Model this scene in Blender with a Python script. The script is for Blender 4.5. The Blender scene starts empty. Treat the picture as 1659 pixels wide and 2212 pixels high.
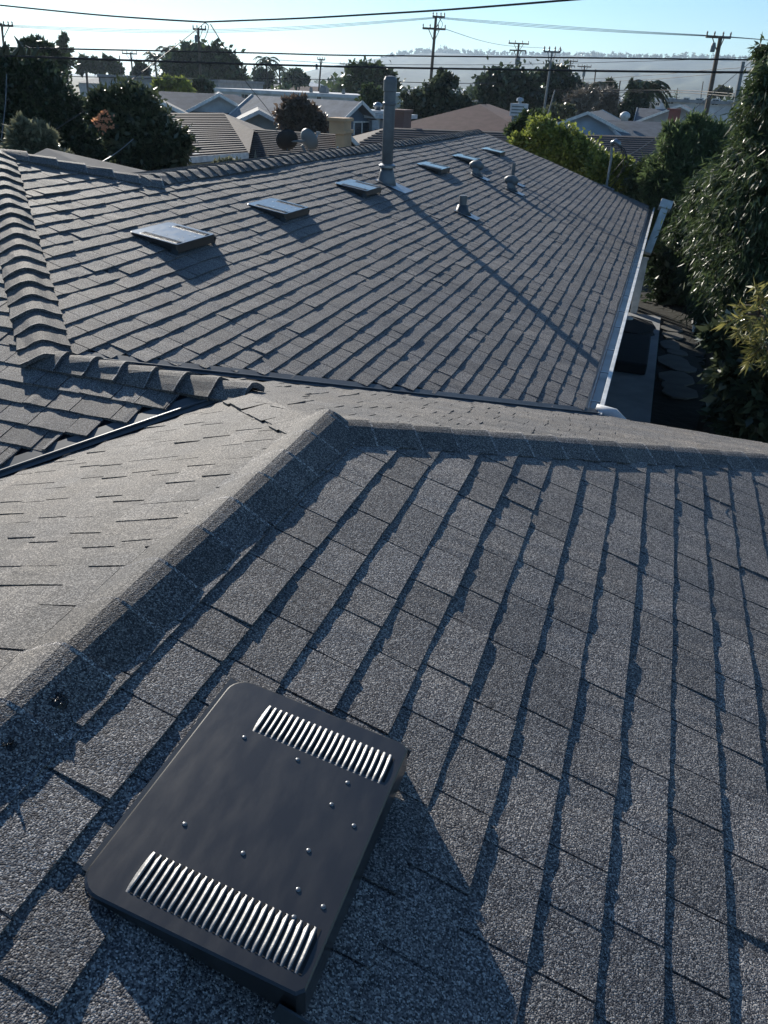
import bpy, math, random
import numpy as np
from mathutils import Vector, Matrix
R=math.radians
random.seed(7); rng=np.random.default_rng(11)
scene=bpy.context.scene
C=scene.collection
# ------------------------------------------------------------------ camera
F_PX,PITCH,ROLL,YAW=1623.57,0.514043,0.0464517,0.312568     # x = across the slope, y = along the ridge, z up; camera at the origin
cy,sy,cp,sp=math.cos(YAW),math.sin(YAW),math.cos(PITCH),math.sin(PITCH)
FW=np.array([-sy*cp,cy*cp,-sp]); r0=np.array([cy,sy,0.]); u0=np.cross(r0,FW)
RT=r0*math.cos(ROLL)+u0*math.sin(ROLL); UP=-r0*math.sin(ROLL)+u0*math.cos(ROLL)
cd=bpy.data.cameras.new('camera'); cam=bpy.data.objects.new('camera',cd); C.objects.link(cam); scene.camera=cam
cam.matrix_world=Matrix(((RT[0],UP[0],-FW[0],0),(RT[1],UP[1],-FW[1],0),(RT[2],UP[2],-FW[2],0),(0,0,0,1)))
cd.sensor_fit='VERTICAL'; cd.sensor_height=36; cd.sensor_width=27; cd.lens=F_PX/2212*36; cd.clip_start=0.05; cd.clip_end=20000
# ------------------------------------------------------------------ light
SUN_AZ,SUN_EL=-44.5,22.0
w=bpy.data.worlds.new('World'); scene.world=w; w.use_nodes=True; nt=w.node_tree
sky=nt.nodes.new('ShaderNodeTexSky'); sky.sky_type='NISHITA'; sky.sun_disc=False
sky.sun_elevation=R(SUN_EL); sky.sun_rotation=R(SUN_AZ); sky.air_density=1.0; sky.dust_density=0.15; sky.ozone_density=4.0
tn=nt.nodes.new('ShaderNodeMix'); tn.data_type='RGBA'; tn.blend_type='MULTIPLY'; tn.inputs[0].default_value=1; tn.inputs[7].default_value=(.80,.97,1.05,1)
nt.links.new(sky.outputs[0],tn.inputs[6]); nt.links.new(tn.outputs[2],nt.nodes['Background'].inputs[0]); nt.nodes['Background'].inputs[1].default_value=0.085
sd=bpy.data.lights.new('sun','SUN'); sd.energy=5.0; sd.angle=R(0.5); sd.color=(1,.93,.82)
so=bpy.data.objects.new('sun',sd); C.objects.link(so)
SD=Vector((math.cos(R(SUN_EL))*math.sin(R(SUN_AZ)),math.cos(R(SUN_EL))*math.cos(R(SUN_AZ)),math.sin(R(SUN_EL))))
so.rotation_euler=SD.to_track_quat('Z','Y').to_euler()
scene.view_settings.view_transform='Standard'; scene.view_settings.look='None'; scene.view_settings.exposure=0.62; scene.view_settings.gamma=1
# ------------------------------------------------------------------ helpers
def ray(px,py): return FW+RT*((px-829.5)/F_PX)-UP*((py-1106.)/F_PX)
def at(px,py,d):                       # a point at horizontal range d
    r=ray(px,py); return r*(d/math.hypot(r[0],r[1]))
def onz(px,py,z): r=ray(px,py); return r*(z/r[2])
def mpp(P): return float(np.dot(P,FW))/F_PX
GZ=-5.0
def mat(name,col,rough=.8,col2=None,scale=3.,bump=0.,bscale=None,metal=0.,spec=.4,coat=0.,detail=4.,lo=.35,hi=.65,tint=False,coords='Object',emis=None):
    m=bpy.data.materials.new(name); m.use_nodes=True; n=m.node_tree; b=n.nodes['Principled BSDF']
    b.inputs['Roughness'].default_value=rough; b.inputs['Metallic'].default_value=metal; b.inputs['Specular IOR Level'].default_value=spec
    b.inputs['Coat Weight'].default_value=coat; b.inputs['Coat Roughness'].default_value=.15
    c4=lambda c:(c[0],c[1],c[2],1)
    tc=n.nodes.new('ShaderNodeTexCoord')
    if col2 is None: col2=tuple(x*.72 for x in col)
    nz=n.nodes.new('ShaderNodeTexNoise'); nz.inputs['Scale'].default_value=scale; nz.inputs['Detail'].default_value=detail
    n.links.new(tc.outputs[coords],nz.inputs['Vector'])
    cr=n.nodes.new('ShaderNodeValToRGB'); cr.color_ramp.elements[0].position=lo; cr.color_ramp.elements[1].position=hi
    cr.color_ramp.elements[0].color=c4(col2); cr.color_ramp.elements[1].color=c4(col)
    n.links.new(nz.outputs[0],cr.inputs[0]); out=cr.outputs[0]
    if tint:
        a=n.nodes.new('ShaderNodeAttribute'); a.attribute_name='tint'
        mx=n.nodes.new('ShaderNodeMix'); mx.data_type='RGBA'; mx.blend_type='MULTIPLY'; mx.inputs[0].default_value=1
        n.links.new(out,mx.inputs[6]); n.links.new(a.outputs[0],mx.inputs[7]); out=mx.outputs[2]
    n.links.new(out,b.inputs['Base Color'])
    if bump:
        nb=n.nodes.new('ShaderNodeTexNoise'); nb.inputs['Scale'].default_value=bscale or scale*4; nb.inputs['Detail'].default_value=3
        n.links.new(tc.outputs[coords],nb.inputs['Vector'])
        bp=n.nodes.new('ShaderNodeBump'); bp.inputs['Strength'].default_value=1; bp.inputs['Distance'].default_value=bump
        n.links.new(nb.outputs[0],bp.inputs['Height']); n.links.new(bp.outputs[0],b.inputs['Normal'])
    return m
def shingle_mat(name,stops,gs=330.,bump=.0016,warm=(1,1,1)):
    m=bpy.data.materials.new(name); m.use_nodes=True; n=m.node_tree; b=n.nodes['Principled BSDF']; L=n.links.new
    b.inputs['Roughness'].default_value=.75; b.inputs['Specular IOR Level'].default_value=.35
    tc=n.nodes.new('ShaderNodeTexCoord')
    vo=n.nodes.new('ShaderNodeTexVoronoi'); vo.inputs['Scale'].default_value=gs; L(tc.outputs['Object'],vo.inputs['Vector'])
    sep=n.nodes.new('ShaderNodeSeparateColor'); L(vo.outputs['Color'],sep.inputs[0])
    g=n.nodes.new('ShaderNodeValToRGB'); el=g.color_ramp.elements
    el[0].position=0; el[0].color=(*stops[0],1); el[1].position=1; el[1].color=(*stops[-1],1)
    for i,s in enumerate(stops[1:-1]):
        e=el.new((i+1)/(len(stops)-1)); e.color=(*s,1)
    L(sep.outputs[0],g.inputs[0])
    nz=n.nodes.new('ShaderNodeTexNoise'); nz.inputs['Scale'].default_value=2.3; nz.inputs['Detail'].default_value=5; nz.inputs['Roughness'].default_value=.65
    L(tc.outputs['Object'],nz.inputs['Vector'])
    r2=n.nodes.new('ShaderNodeValToRGB'); r2.color_ramp.elements[0].position=.3; r2.color_ramp.elements[1].position=.7
    r2.color_ramp.elements[0].color=(.78,.80,.84,1); r2.color_ramp.elements[1].color=(1.14*warm[0],1.10*warm[1],1.06*warm[2],1)
    L(nz.outputs[0],r2.inputs[0])
    m1=n.nodes.new('ShaderNodeMix'); m1.data_type='RGBA'; m1.blend_type='MULTIPLY'; m1.inputs[0].default_value=1
    L(g.outputs[0],m1.inputs[6]); L(r2.outputs[0],m1.inputs[7])
    at_=n.nodes.new('ShaderNodeAttribute'); at_.attribute_name='tint'
    m2=n.nodes.new('ShaderNodeMix'); m2.data_type='RGBA'; m2.blend_type='MULTIPLY'; m2.inputs[0].default_value=1
    L(m1.outputs[2],m2.inputs[6]); L(at_.outputs[0],m2.inputs[7]); L(m2.outputs[2],b.inputs['Base Color'])
    # granules: rounded grains plus a softer roll of the mat
    nb=n.nodes.new('ShaderNodeTexNoise'); nb.inputs['Scale'].default_value=gs*.45; nb.inputs['Detail'].default_value=2; L(tc.outputs['Object'],nb.inputs['Vector'])
    ad=n.nodes.new('ShaderNodeMath'); ad.operation='SUBTRACT'; L(nb.outputs[0],ad.inputs[0]); L(vo.outputs['Distance'],ad.inputs[1])
    bp=n.nodes.new('ShaderNodeBump'); bp.inputs['Strength'].default_value=.9; bp.inputs['Distance'].default_value=bump
    L(ad.outputs[0],bp.inputs['Height']); L(bp.outputs[0],b.inputs['Normal'])
    return m
def leaf_mat(name,dark,light,rough=.4,trans=.3):
    m=bpy.data.materials.new(name); m.use_nodes=True; n=m.node_tree; b=n.nodes['Principled BSDF']; L=n.links.new
    b.inputs['Roughness'].default_value=rough; b.inputs['Specular IOR Level'].default_value=.5
    a=n.nodes.new('ShaderNodeAttribute'); a.attribute_name='tint'
    cr=n.nodes.new('ShaderNodeValToRGB'); cr.color_ramp.elements[0].color=(*dark,1); cr.color_ramp.elements[1].color=(*light,1)
    L(a.outputs['Fac'],cr.inputs[0]); L(cr.outputs[0],b.inputs['Base Color'])
    t=n.nodes.new('ShaderNodeBsdfTranslucent'); L(cr.outputs[0],t.inputs[0])
    mx=n.nodes.new('ShaderNodeMixShader'); mx.inputs[0].default_value=trans
    L(b.outputs[0],mx.inputs[1]); L(t.outputs[0],mx.inputs[2]); L(mx.outputs[0],n.nodes['Material Output'].inputs[0])
    return m
def wpos(o):
    v=Vector(o.location)
    while o.parent: o=o.parent; v+=o.location
    return v
def tag(o,label=None,cat=None,group=None,kind=None):
    if label: o['label']=label
    if cat: o['category']=cat
    if group: o['group']=group
    if kind: o['kind']=kind
    return o
def thing(name,label,cat,loc,group=None):
    o=bpy.data.objects.new(name,None); C.objects.link(o); o.location=Vector([float(x) for x in loc]); o.empty_display_size=.2
    return tag(o,label,cat,group)
class MB:
    def __init__(s): s.v=[]; s.f=[]; s.t=[]
    def add(s,vs,fs,t=1.):
        o=len(s.v); s.v+= [tuple(float(c) for c in v) for v in vs]; s.f+=[tuple(i+o for i in f) for f in fs]; s.t+=[t]*len(fs)
    def quad(s,a,b,c,d,t=1.): s.add([a,b,c,d],[(0,1,2,3)],t)
    def box(s,cen,half,ax=None,t=1.):
        cen=np.array(cen,float); ax=np.eye(3) if ax is None else np.array(ax,float)
        vs=[cen+ax[0]*half[0]*i+ax[1]*half[1]*j+ax[2]*half[2]*k for i in(-1,1) for j in(-1,1) for k in(-1,1)]
        s.add(vs,[(0,1,3,2),(4,6,7,5),(0,4,5,1),(2,3,7,6),(0,2,6,4),(1,5,7,3)],t)
    def prism(s,base,ext,t=1.):       # polygon (list of points) extruded by vector ext
        n=len(base); e=np.array(ext,float); b=[np.array(p,float) for p in base]
        s.add(b+[p+e for p in b],[tuple(range(n)),tuple(range(2*n-1,n-1,-1))]+[(i,(i+1)%n,(i+1)%n+n,i+n) for i in range(n)],t)
    def tube(s,pts,rad,n=8,cap=True,t=1.):
        pts=[np.array(p,float) for p in pts]; k=len(pts); rad=rad if hasattr(rad,'__len__') else [rad]*k
        vs=[]; ref=None
        for i,p in enumerate(pts):
            d=pts[min(i+1,k-1)]-pts[max(i-1,0)]; d/= (np.linalg.norm(d)+1e-9)
            if ref is None: ref=np.array([0,0,1.]) if abs(d[2])<.9 else np.array([1.,0,0])
            x=np.cross(ref,d); x/=np.linalg.norm(x); y=np.cross(d,x); ref=y if abs(np.dot(y,d))<.9 else ref
            for j in range(n):
                a=2*math.pi*j/n; vs.append(p+(x*math.cos(a)+y*math.sin(a))*rad[i])
        fs=[(i*n+j,i*n+(j+1)%n,(i+1)*n+(j+1)%n,(i+1)*n+j) for i in range(k-1) for j in range(n)]
        if cap: fs+=[tuple(range(n-1,-1,-1)),tuple((k-1)*n+j for j in range(n))]
        s.add(vs,fs,t)
    def lathe(s,cen,prof,n=16,axis=(0,0,1),t=1.):
        cen=np.array(cen,float); a=np.array(axis,float); a/=np.linalg.norm(a)
        ref=np.array([1.,0,0]) if abs(a[0])<.9 else np.array([0,1.,0]); x=np.cross(a,ref); x/=np.linalg.norm(x); y=np.cross(a,x)
        vs=[cen+a*h+(x*math.cos(2*math.pi*j/n)+y*math.sin(2*math.pi*j/n))*r for r,h in prof for j in range(n)]; k=len(prof)
        fs=[(i*n+j,i*n+(j+1)%n,(i+1)*n+(j+1)%n,(i+1)*n+j) for i in range(k-1) for j in range(n)]
        fs+=[tuple(range(n-1,-1,-1)),tuple((k-1)*n+j for j in range(n))]; s.add(vs,fs,t)
    def build(s,name,m,parent=None,smooth=False,bevel=0.,loc=None,label=None):
        me=bpy.data.meshes.new(name)
        off=np.array(wpos(parent)) if parent else (np.array(loc,float) if loc is not None else np.zeros(3))
        v=np.array(s.v,float)-off
        me.from_pydata(v.tolist(),[],s.f); me.update()
        at_=me.attributes.new('tint','FLOAT','FACE'); at_.data.foreach_set('value',np.array(s.t,dtype=np.float32))
        if smooth: me.polygons.foreach_set('use_smooth',[True]*len(me.polygons))
        me.materials.append(m); o=bpy.data.objects.new(name,me); C.objects.link(o)
        if parent: o.parent=parent
        else: o.location=Vector([float(x) for x in off])
        if bevel:
            b=o.modifiers.new('bevel','BEVEL'); b.width=bevel; b.segments=2; b.limit_method='ANGLE'; b.angle_limit=R(40)
        if label: o['label']=label
        return o
# ------------------------------------------------------------------ materials
GR=[(.014,.015,.018),(.040,.040,.044),(.080,.078,.082),(.132,.127,.126),(.22,.212,.20),(.43,.41,.38)]
M={}
M['shingle']=shingle_mat('asphalt_shingle',GR)
M['shingle_b']=shingle_mat('asphalt_shingle_warm',[tuple(c*.86 for c in g) for g in GR],warm=(1.05,1.02,.97))  # darker, slightly warmer copy of the same shingle
M['cap']=M['shingle_b']
M['under']=mat('black_underlay',(.012,.014,.017),.9)
M['fascia']=mat('white_fascia_paint',(.72,.71,.68),.5,scale=9)
M['stucco']=mat('pale_stucco',(.42,.41,.38),.9,scale=2,bump=.004,bscale=60)
M['gutter_in']=mat('gutter_trough_metal',(.13,.15,.18),.35,scale=4,metal=.4)
M['flash']=mat('valley_flashing_metal',(.075,.085,.095),.5,scale=6,metal=.35)
M['galv']=mat('galvanised_metal',(.30,.33,.36),.42,scale=14,metal=.85,bump=.001)
M['darkpipe']=mat('painted_grey_pipe',(.17,.18,.19),.5,scale=8,metal=.2)
M['black']=mat('black_painted_steel',(.021,.020,.019),.36,col2=(.012,.012,.013),scale=5,detail=9,lo=.42,hi=.85,bump=.0005,bscale=7,spec=.6,coat=.6)
def worn(m):
    n=m.node_tree; b=n.nodes['Principled BSDF']; tc=n.nodes.new('ShaderNodeTexCoord'); mp=n.nodes.new('ShaderNodeMapping'); mp.inputs['Scale'].default_value=(3,1,3); mp.inputs['Rotation'].default_value=(0,0,.9)
    z=n.nodes.new('ShaderNodeTexNoise'); z.inputs['Scale'].default_value=9; z.inputs['Detail'].default_value=8; n.links.new(tc.outputs['Object'],mp.inputs[0]); n.links.new(mp.outputs[0],z.inputs['Vector'])
    r=n.nodes.new('ShaderNodeMapRange'); r.inputs[1].default_value=.4; r.inputs[2].default_value=.75; r.inputs[3].default_value=.33; r.inputs[4].default_value=.43; n.links.new(z.outputs[0],r.inputs[0]); n.links.new(r.outputs[0],b.inputs['Roughness'])
worn(M['black'])
M['louver']=mat('louver_bare_steel',(.24,.24,.24),.5,scale=40,metal=.55,bump=.0006,bscale=120)
M['screw']=mat('screw_head_metal',(.22,.23,.24),.4,metal=.8)
M['tar']=mat('black_roof_sealant',(.008,.009,.01),.25,scale=30,bump=.004)
M['white_pipe']=mat('white_painted_metal',(.62,.63,.62),.45,scale=7)
M['concrete']=mat('patio_concrete',(.30,.31,.32),.85,scale=1.5,bump=.004,bscale=25)
M['stone']=mat('flagstone',(.11,.108,.10),.85,scale=3,bump=.01,bscale=9)
M['soil']=mat('bare_soil',(.012,.013,.010),.95,scale=1.2,bump=.03,bscale=6)
M['grass']=mat('ground_grass_and_dirt',(.09,.10,.055),.95,col2=(.12,.10,.075),scale=.05,bump=.05,bscale=2)
M['asphalt']=mat('asphalt',(.055,.055,.057),.9,scale=.6)
M['wood']=mat('weathered_pole_wood',(.11,.085,.065),.85,scale=3)
M['wire']=mat('black_wire_sheath',(.02,.02,.022),.6)
M['wire_al']=mat('aluminium_wire',(.20,.23,.26),.45,metal=.5)
M['insul']=mat('insulator_porcelain',(.12,.10,.10),.3)
M['trans']=mat('transformer_grey_paint',(.16,.18,.19),.5)
M['glass']=mat('window_glass',(.035,.045,.055),.08,spec=.8)
M['bark']=mat('tree_bark',(.085,.065,.048),.9,scale=5,bump=.02,bscale=18)
M['bark_d']=mat('dark_tree_bark',(.05,.042,.035),.9,scale=5,bump=.02,bscale=18)
# ------------------------------------------------------------------ the roof we stand on
S=.319747; LL=math.sqrt(1+S*S)
ka,kb,kc,kd,ke=-1.5,-.812135,-.354406,-2.378343,-2.435158
XR1,ZR1=(ka-kb)/2/S,(ka+kb)/2                  # near ridge
YP1=(kc-ZR1)/S; Y2,Z2=(kc-ke)/2/S,(kc+ke)/2     # hip apex, cross ridge
XJ=(Z2-kb)/S; XP4=(kd-Z2)/S
XE=-.27; XLIP=-.137; ZE=kd-S*XLIP               # D eave: shingle edge, gutter lip
YEC=(kc-ZE)/S                                   # C eave line
XRD=-4.712; YFAR=21.0
P3=np.array([-5.496,5.674,kd+S*5.496]); YP2=6.62
class Plane:                                     # a along the course, b down the slope, n out of the roof
    def __init__(s,O,c,w): s.O=np.array(O,float); s.c=np.array(c,float); w=np.array(w,float); s.w=w/np.linalg.norm(w); n=np.cross(s.c,s.w); s.n=n if n[2]>0 else -n
    def p(s,a,b,n=0.): return s.O+s.c*a+s.w*b+s.n*n
def snoise(seed):                                # smooth 2-D value noise
    g=np.random.default_rng(seed).random((64,64))*2-1
    def f(x,y):
        x%=63; y%=63; i,j=int(x),int(y); u,v=x-i,y-j; u=u*u*(3-2*u); v=v*v*(3-2*v)
        return (g[i,j]*(1-u)+g[i+1,j]*u)*(1-v)+(g[i,j+1]*(1-u)+g[i+1,j+1]*u)*v
    return f
def shingles(pl,b0,b1,lo,hi,seed,exp=.146,tb=.0035,tt=.0045,seg=3,wob=.006,und=.006,tw=(.10,.27),gw=(.05,.22),curl=.004,gp=.72,sq=False):
    """rows of laminated shingles: a base sheet and raised tabs of random width in every row"""
    m=MB(); rd=random.Random(seed); nz=snoise(seed); n2=snoise(seed+5)
    U=lambda a,b:und*nz(a*.9+7,b*.8+5)+und*.4*n2(a*3.1,b*2.7)
    rows=int(math.ceil((b1-b0)/exp))
    def strip(a0,a1,bu,bl,hu,hl,t,k,bend=True):
        if not bend: hu-=.0025; hl-=.0012
        # a slab between a0..a1 from bu (tucked under the row above) to bl; open below
        lo_u,hi_u,lo_l,hi_l=lo(bu),hi(bu),lo(bl),hi(bl); lo_u=max(lo_u,lo_l); hi_u=min(hi_u,hi_l) if sq else hi_u
        as_=[a0+(a1-a0)*i/k for i in range(k+1)]
        lift=[rd.random()**2*curl*(1 if bend else .3) for _ in as_]
        jb=rd.uniform(-.003,.003)
        T=[];
        for a,l in zip(as_,lift):
            au=min(max(a,lo_u),hi_u); al=min(max(a,lo_l),hi_l)
            bw=bl+jb+wob*n2(a*1.3+11,bl*6.)
            T.append((au,al,bw,l))
        if all(abs(T[i][0]-T[0][0])<1e-6 and abs(T[i][1]-T[0][1])<1e-6 for i in range(len(T))): return
        vs=[];
        for au,al,bw,l in T:
            bwc=min(bw,b1+.002) if b1-bl<.01 else bw
            vs+=[pl.p(au,bu,hu+U(au,bu)),pl.p(al,bwc,hl+l+U(al,bl)),pl.p(al,bwc,-.004+U(al,bl))]
        fs=[];
        for i in range(len(T)-1):
            p=3*i; fs+=[(p,p+1,p+4,p+3),(p+1,p+2,p+5,p+4)]
        q=3*(len(T)-1); fs+=[(0,2,1),(q,q+1,q+2)]
        m.add(vs,fs,t)
    for r in range(rows):
        bl=min(b0+(r+1)*exp,b1); bu=max(b0,bl-exp-.03)
        L0,H0=min(lo(bl),lo(bu)),max(hi(bl),hi(bu))
        if H0<=L0: continue
        a=L0+rd.uniform(-.3,0)
        rowt=1+rd.uniform(-.05,.05)
        while a<H0:                                  # base sheet, 1 m lengths
            l=rd.uniform(.8,1.0); strip(a,a+l,bu,bl,.0005,tb,rowt*rd.uniform(.78,.9),max(6,int(seg*4)),False); a+=l-.0005
        a=L0+rd.uniform(-.3,0)
        while a<H0:
            wd=rd.uniform(*tw)
            if a+wd>L0: strip(a,a+wd,bu,bl+.001,.001,tb+tt+rd.choice((-.0015,0,0,.003)),rowt*rd.uniform(.86,1.16),seg)
            g=0.0065 if rd.random()<gp else rd.uniform(*gw)
            a+=wd+g
    return m
roof_house=thing('family_house','single storey house under the grey shingle roof that fills the foreground','house',(-2,6,GZ))
pA=Plane((XR1,0,ZR1),(0,1,0),(1,0,-S)); pB=Plane((XR1,0,ZR1),(0,1,0),(-1,0,-S))
pC=Plane((0,YP1,ZR1),(1,0,0),(0,1,-S)); pD=Plane((XRD,0,kd-S*XRD),(0,1,0),(1,0,-S))
P3y=P3[1]; pE=Plane((0,P3y,ke+S*P3y),(1,0,0),(0,-1,-S))
xA=lambda b:XR1+b/LL
slopes=[]
mA=shingles(pA,0,3.7*LL,lambda b:-1.9,lambda b:YP1+b/LL,1,exp=.1465,seg=4,tb=.0058,tt=.0026,curl=.0035,wob=.002,tw=(.13,.27),gw=(.04,.10),gp=.95)
mB_=shingles(pB,0,3.6*LL,lambda b:-1.6,lambda b:(YP1+b/LL) if b/LL<(XR1-XJ) else Y2-((b/LL)-(XR1-XJ)),2,exp=.1465,seg=4,tb=.003,tt=.0042,curl=.003,wob=.004,und=.013,tw=(.10,.24),gw=(.005,.010),gp=.2)
def cl(b):
    y=YP1+b/LL; return XR1-(y-YP1) if y<Y2 else XP4+(y-Y2)
mC=shingles(pC,0,(YEC+.03-YP1)*LL,cl,lambda b:XR1+b/LL,3,exp=.1465,seg=3,tb=.003,tt=.003,curl=.002,und=.008,tw=(.08,.22))
def dlo(b):
    x=XRD+b/LL; return (Y2+(XP4-x)) if x<XP4 else Y2+(x-XP4)+.085
def dhi(b):
    x=XRD+b/LL; return YFAR if x>XRD-1e-6 else P3y+(x-P3[0])*(YP2-P3y)/(XRD-P3[0])
mD=shingles(pD,(P3[0]-XRD)*LL,(XE-XRD)*LL,dlo,dhi,4,exp=.1376,seg=2,tb=.0068,tt=.0026,curl=.005,und=.012,wob=.008,tw=(.12,.27),gw=(.05,.12),gp=.96)
def ehi(b):
    y=P3y-b/LL; return XP4-(y-Y2) if y>Y2 else y-Y2+XJ-.10
mE=shingles(pE,0,5.7*LL,lambda b:-11.,ehi,5,exp=.1465,seg=3,tb=.0068,tt=.003,curl=.006,wob=.005,gp=.94,gw=(.05,.1),sq=True)
for mm,k in ((mA,'shingle'),(mB_,'shingle_b'),(mC,'shingle_b'),(mD,'shingle'),(mE,'shingle')):
    mm.build('roof_slope',M[k],roof_house)
# decks, hidden far slopes, walls
dk=MB(); n0=-.006
def dkq(pl,pts): dk.add([pl.p(a,b,n0-.006) for a,b in pts],[tuple(range(len(pts)))])
dkq(pA,[(-1.9,0),(YP1,0),(YP1+3.7,3.7*LL),(-1.9,3.7*LL)])
xb=XR1-XJ
dkq(pB,[(-1.6,0),(YP1,0),(Y2,xb*LL),(Y2-(3.6-xb),3.6*LL),(-1.6,3.6*LL)])
bE=(YEC-YP1); dkq(pC,[(XR1,0),(XR1+bE,bE*LL),(XP4+(YEC-Y2),bE*LL),(XP4,(Y2-YP1)*LL),(XJ,(Y2-YP1)*LL)])
dkq(pD,[(P3y,(P3[0]-XRD)*LL),(Y2,(XP4-XRD)*LL),(Y2+(XE-XP4),(XE-XRD)*LL),(YFAR,(XE-XRD)*LL),(YFAR,0),(YP2,0)])
dkq(pE,[(-11,0),(P3[0],0),(XP4,(P3y-Y2)*LL),(XJ,(P3y-Y2)*LL),(XJ-5.7+P3y-Y2,5.7*LL),(-11,5.7*LL)])
dk.build('roof_deck',M['under'],roof_house)
fs_=MB(); zr=kd-S*XRD
fs_.add([(XRD,YP2,zr),(XRD,YFAR,zr),(XRD-4.4,YFAR,zr-4.4*S),(XRD-4.4,YP2+4.4,zr-4.4*S)],[(0,1,2,3)])
fs_.add([tuple(P3),(XRD,YP2,zr),(XRD-4.4,YP2+4.4,zr-4.4*S),(-11,YP2+4.4,zr-4.4*S),(-11,P3y,P3[2])],[(0,1,2,3,4)])
fs_.build('roof_slope',M['shingle_b'],roof_house)
wl=MB()
wl.box((-4.7,13.6,(GZ-2.45)/2),(3.9,7.0,(-2.45-GZ)/2-.02)); wl.box((0.1,1.5,(GZ-2.5)/2-.05),(2.3,4.2,(-2.5-GZ)/2-.1)); wl.box((-7.5,3.3,(GZ-2.5)/2-.05),(3.6,2.9,(-2.5-GZ)/2-.1))
wl.prism([(-8.6,YFAR-.4,-2.46),(-.8,YFAR-.4,-2.46),(XRD,YFAR-.4,zr-.14)],(0,.12,0))
wl.build('wall',M['stucco'],roof_house)
fb=MB()
for sg in (1,-1):                               # barge boards on the far gable
    p0=np.array([XRD,YFAR+.0,zr-.09]); p1=np.array([XRD+sg*4.43,YFAR,zr-.09-4.43*S]); fb.prism([p0+(0,0,.07),p0-(0,0,.07),p1-(0,0,.07),p1+(0,0,.07)],(0,.03,0))
fb.prism([(XLIP-.11,YEC+.1,ZE-.02),(XLIP-.11,YEC+.1,ZE-.2),(XLIP-.11,YFAR,ZE-.2),(XLIP-.11,YFAR,ZE-.02)],(-.03,0,0))
fb.prism([(XLIP-.05,YEC-.02,ZE-.03),(XLIP-.05,YEC-.02,ZE-.2),(2.6,YEC-.02,ZE-.2),(2.6,YEC-.02,ZE-.03)],(0,-.03,0))
fb.build('fascia_board',M['fascia'],roof_house)
# ------------------------------------------------------------------ ridge and hip caps
def caps(name,A,B,nl,nr,exp=.188,hw=.135,th=.016,seed=0,parent=None,last=True,rr=.057,flare=.010):
    """folded cap shingles laid from A towards B, butts facing B; nl/nr are unit down-slope vectors on each side"""
    A=np.array(A,float); B=np.array(B,float); D=B-A; Ln=np.linalg.norm(D); D/=Ln; rd=random.Random(seed); m=MB()
    nl=np.array(nl,float); nl=nl-D*np.dot(nl,D); nl/=np.linalg.norm(nl); nr=np.array(nr,float); nr=nr-D*np.dot(nr,D); nr/=np.linalg.norm(nr)
    up=-(nl+nr); up/=np.linalg.norm(up)
    n=int(Ln/exp)
    for i in range(n+1):
        s0=i*exp-.06; s1=min((i+1)*exp,Ln+.03); 
        if i==0: s0=0
        j=rd.uniform(-.012,.035); tilt=rd.uniform(-.008,.008)
        prof=[]
        for tt in (-1,-.66,-.3,-.12,0,.12,.3,.66,1):
            d=nl if tt<0 else nr; off=d*(abs(tt)*hw)
            rnd=up*(rr*.5*(1.15*(1-abs(tt))**1.06-.35*math.exp(-(abs(tt)/.14)**2)))      # soft bend at the crest
            prof.append((off+rnd,abs(tt)))
        sn=np.cross(D,nl); sn=sn if sn[2]>0 else -sn; sm=np.cross(D,nr); sm=sm if sm[2]>0 else -sm
        U_=[];L_=[];Q_=[];X_=[]
        for kk,(o,q) in enumerate(prof):
            nn=sn if kk<4 else (sm if kk>4 else up)
            lf=th*(1-.55*q)+rd.uniform(0,flare)*q
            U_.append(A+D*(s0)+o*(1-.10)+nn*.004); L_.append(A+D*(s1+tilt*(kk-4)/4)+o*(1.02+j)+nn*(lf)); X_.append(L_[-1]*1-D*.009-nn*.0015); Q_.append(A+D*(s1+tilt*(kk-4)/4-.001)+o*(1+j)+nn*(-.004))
        tn_=rd.uniform(.72,1.12); k=len(prof); m.add(X_+L_,[(x,x+1,k+x+1,k+x) for x in range(k-1)],tn_*2.0)  # butt-edge strip tinted brighter: the sunlit edge line is put into the colour
        vs=U_+X_+Q_; fs=[(x,x+1,k+x+1,k+x) for x in range(k-1)]; m.add(vs,fs,tn_); vs=U_+L_+Q_; fs=[(k+x,k+x+1,2*k+x+1,2*k+x) for x in range(k-1)]
        # side edges
        vs+= [U_[0]-sn*.009,U_[-1]-sm*.009]; fs+=[(0,k,2*k,3*k),(k-1,3*k+1,3*k-1,2*k-1)]
        m.add(vs,fs,tn_)
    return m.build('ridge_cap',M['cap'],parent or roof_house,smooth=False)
wR=np.array([1,0,-S])/LL; wL=np.array([-1,0,-S])/LL; wF=np.array([0,1,-S])/LL; wN=np.array([0,-1,-S])/LL
zo=np.array([0,0,.006])
hipz=lambda P,dx,dy,t,s=-1: np.array(P)+np.array([dx,dy,s*S])*t
P1=np.array([XR1,YP1,ZR1]); P4=np.array([XP4,Y2,Z2]); J=np.array([XJ,Y2,Z2]); P2=np.array([XRD,YP2,zr])
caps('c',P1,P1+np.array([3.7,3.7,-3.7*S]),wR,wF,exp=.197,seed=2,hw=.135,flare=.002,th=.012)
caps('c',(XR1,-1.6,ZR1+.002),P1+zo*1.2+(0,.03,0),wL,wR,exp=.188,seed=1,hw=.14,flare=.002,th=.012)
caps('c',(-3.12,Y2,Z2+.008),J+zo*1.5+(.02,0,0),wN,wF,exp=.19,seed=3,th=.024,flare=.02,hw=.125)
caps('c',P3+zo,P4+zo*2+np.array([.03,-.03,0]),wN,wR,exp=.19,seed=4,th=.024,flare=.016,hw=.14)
caps('c',(-5.7,P3y+.0,P3[2]+.01),(-11.,P3y,P3[2]+.01),wN,wF,seed=7)
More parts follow.
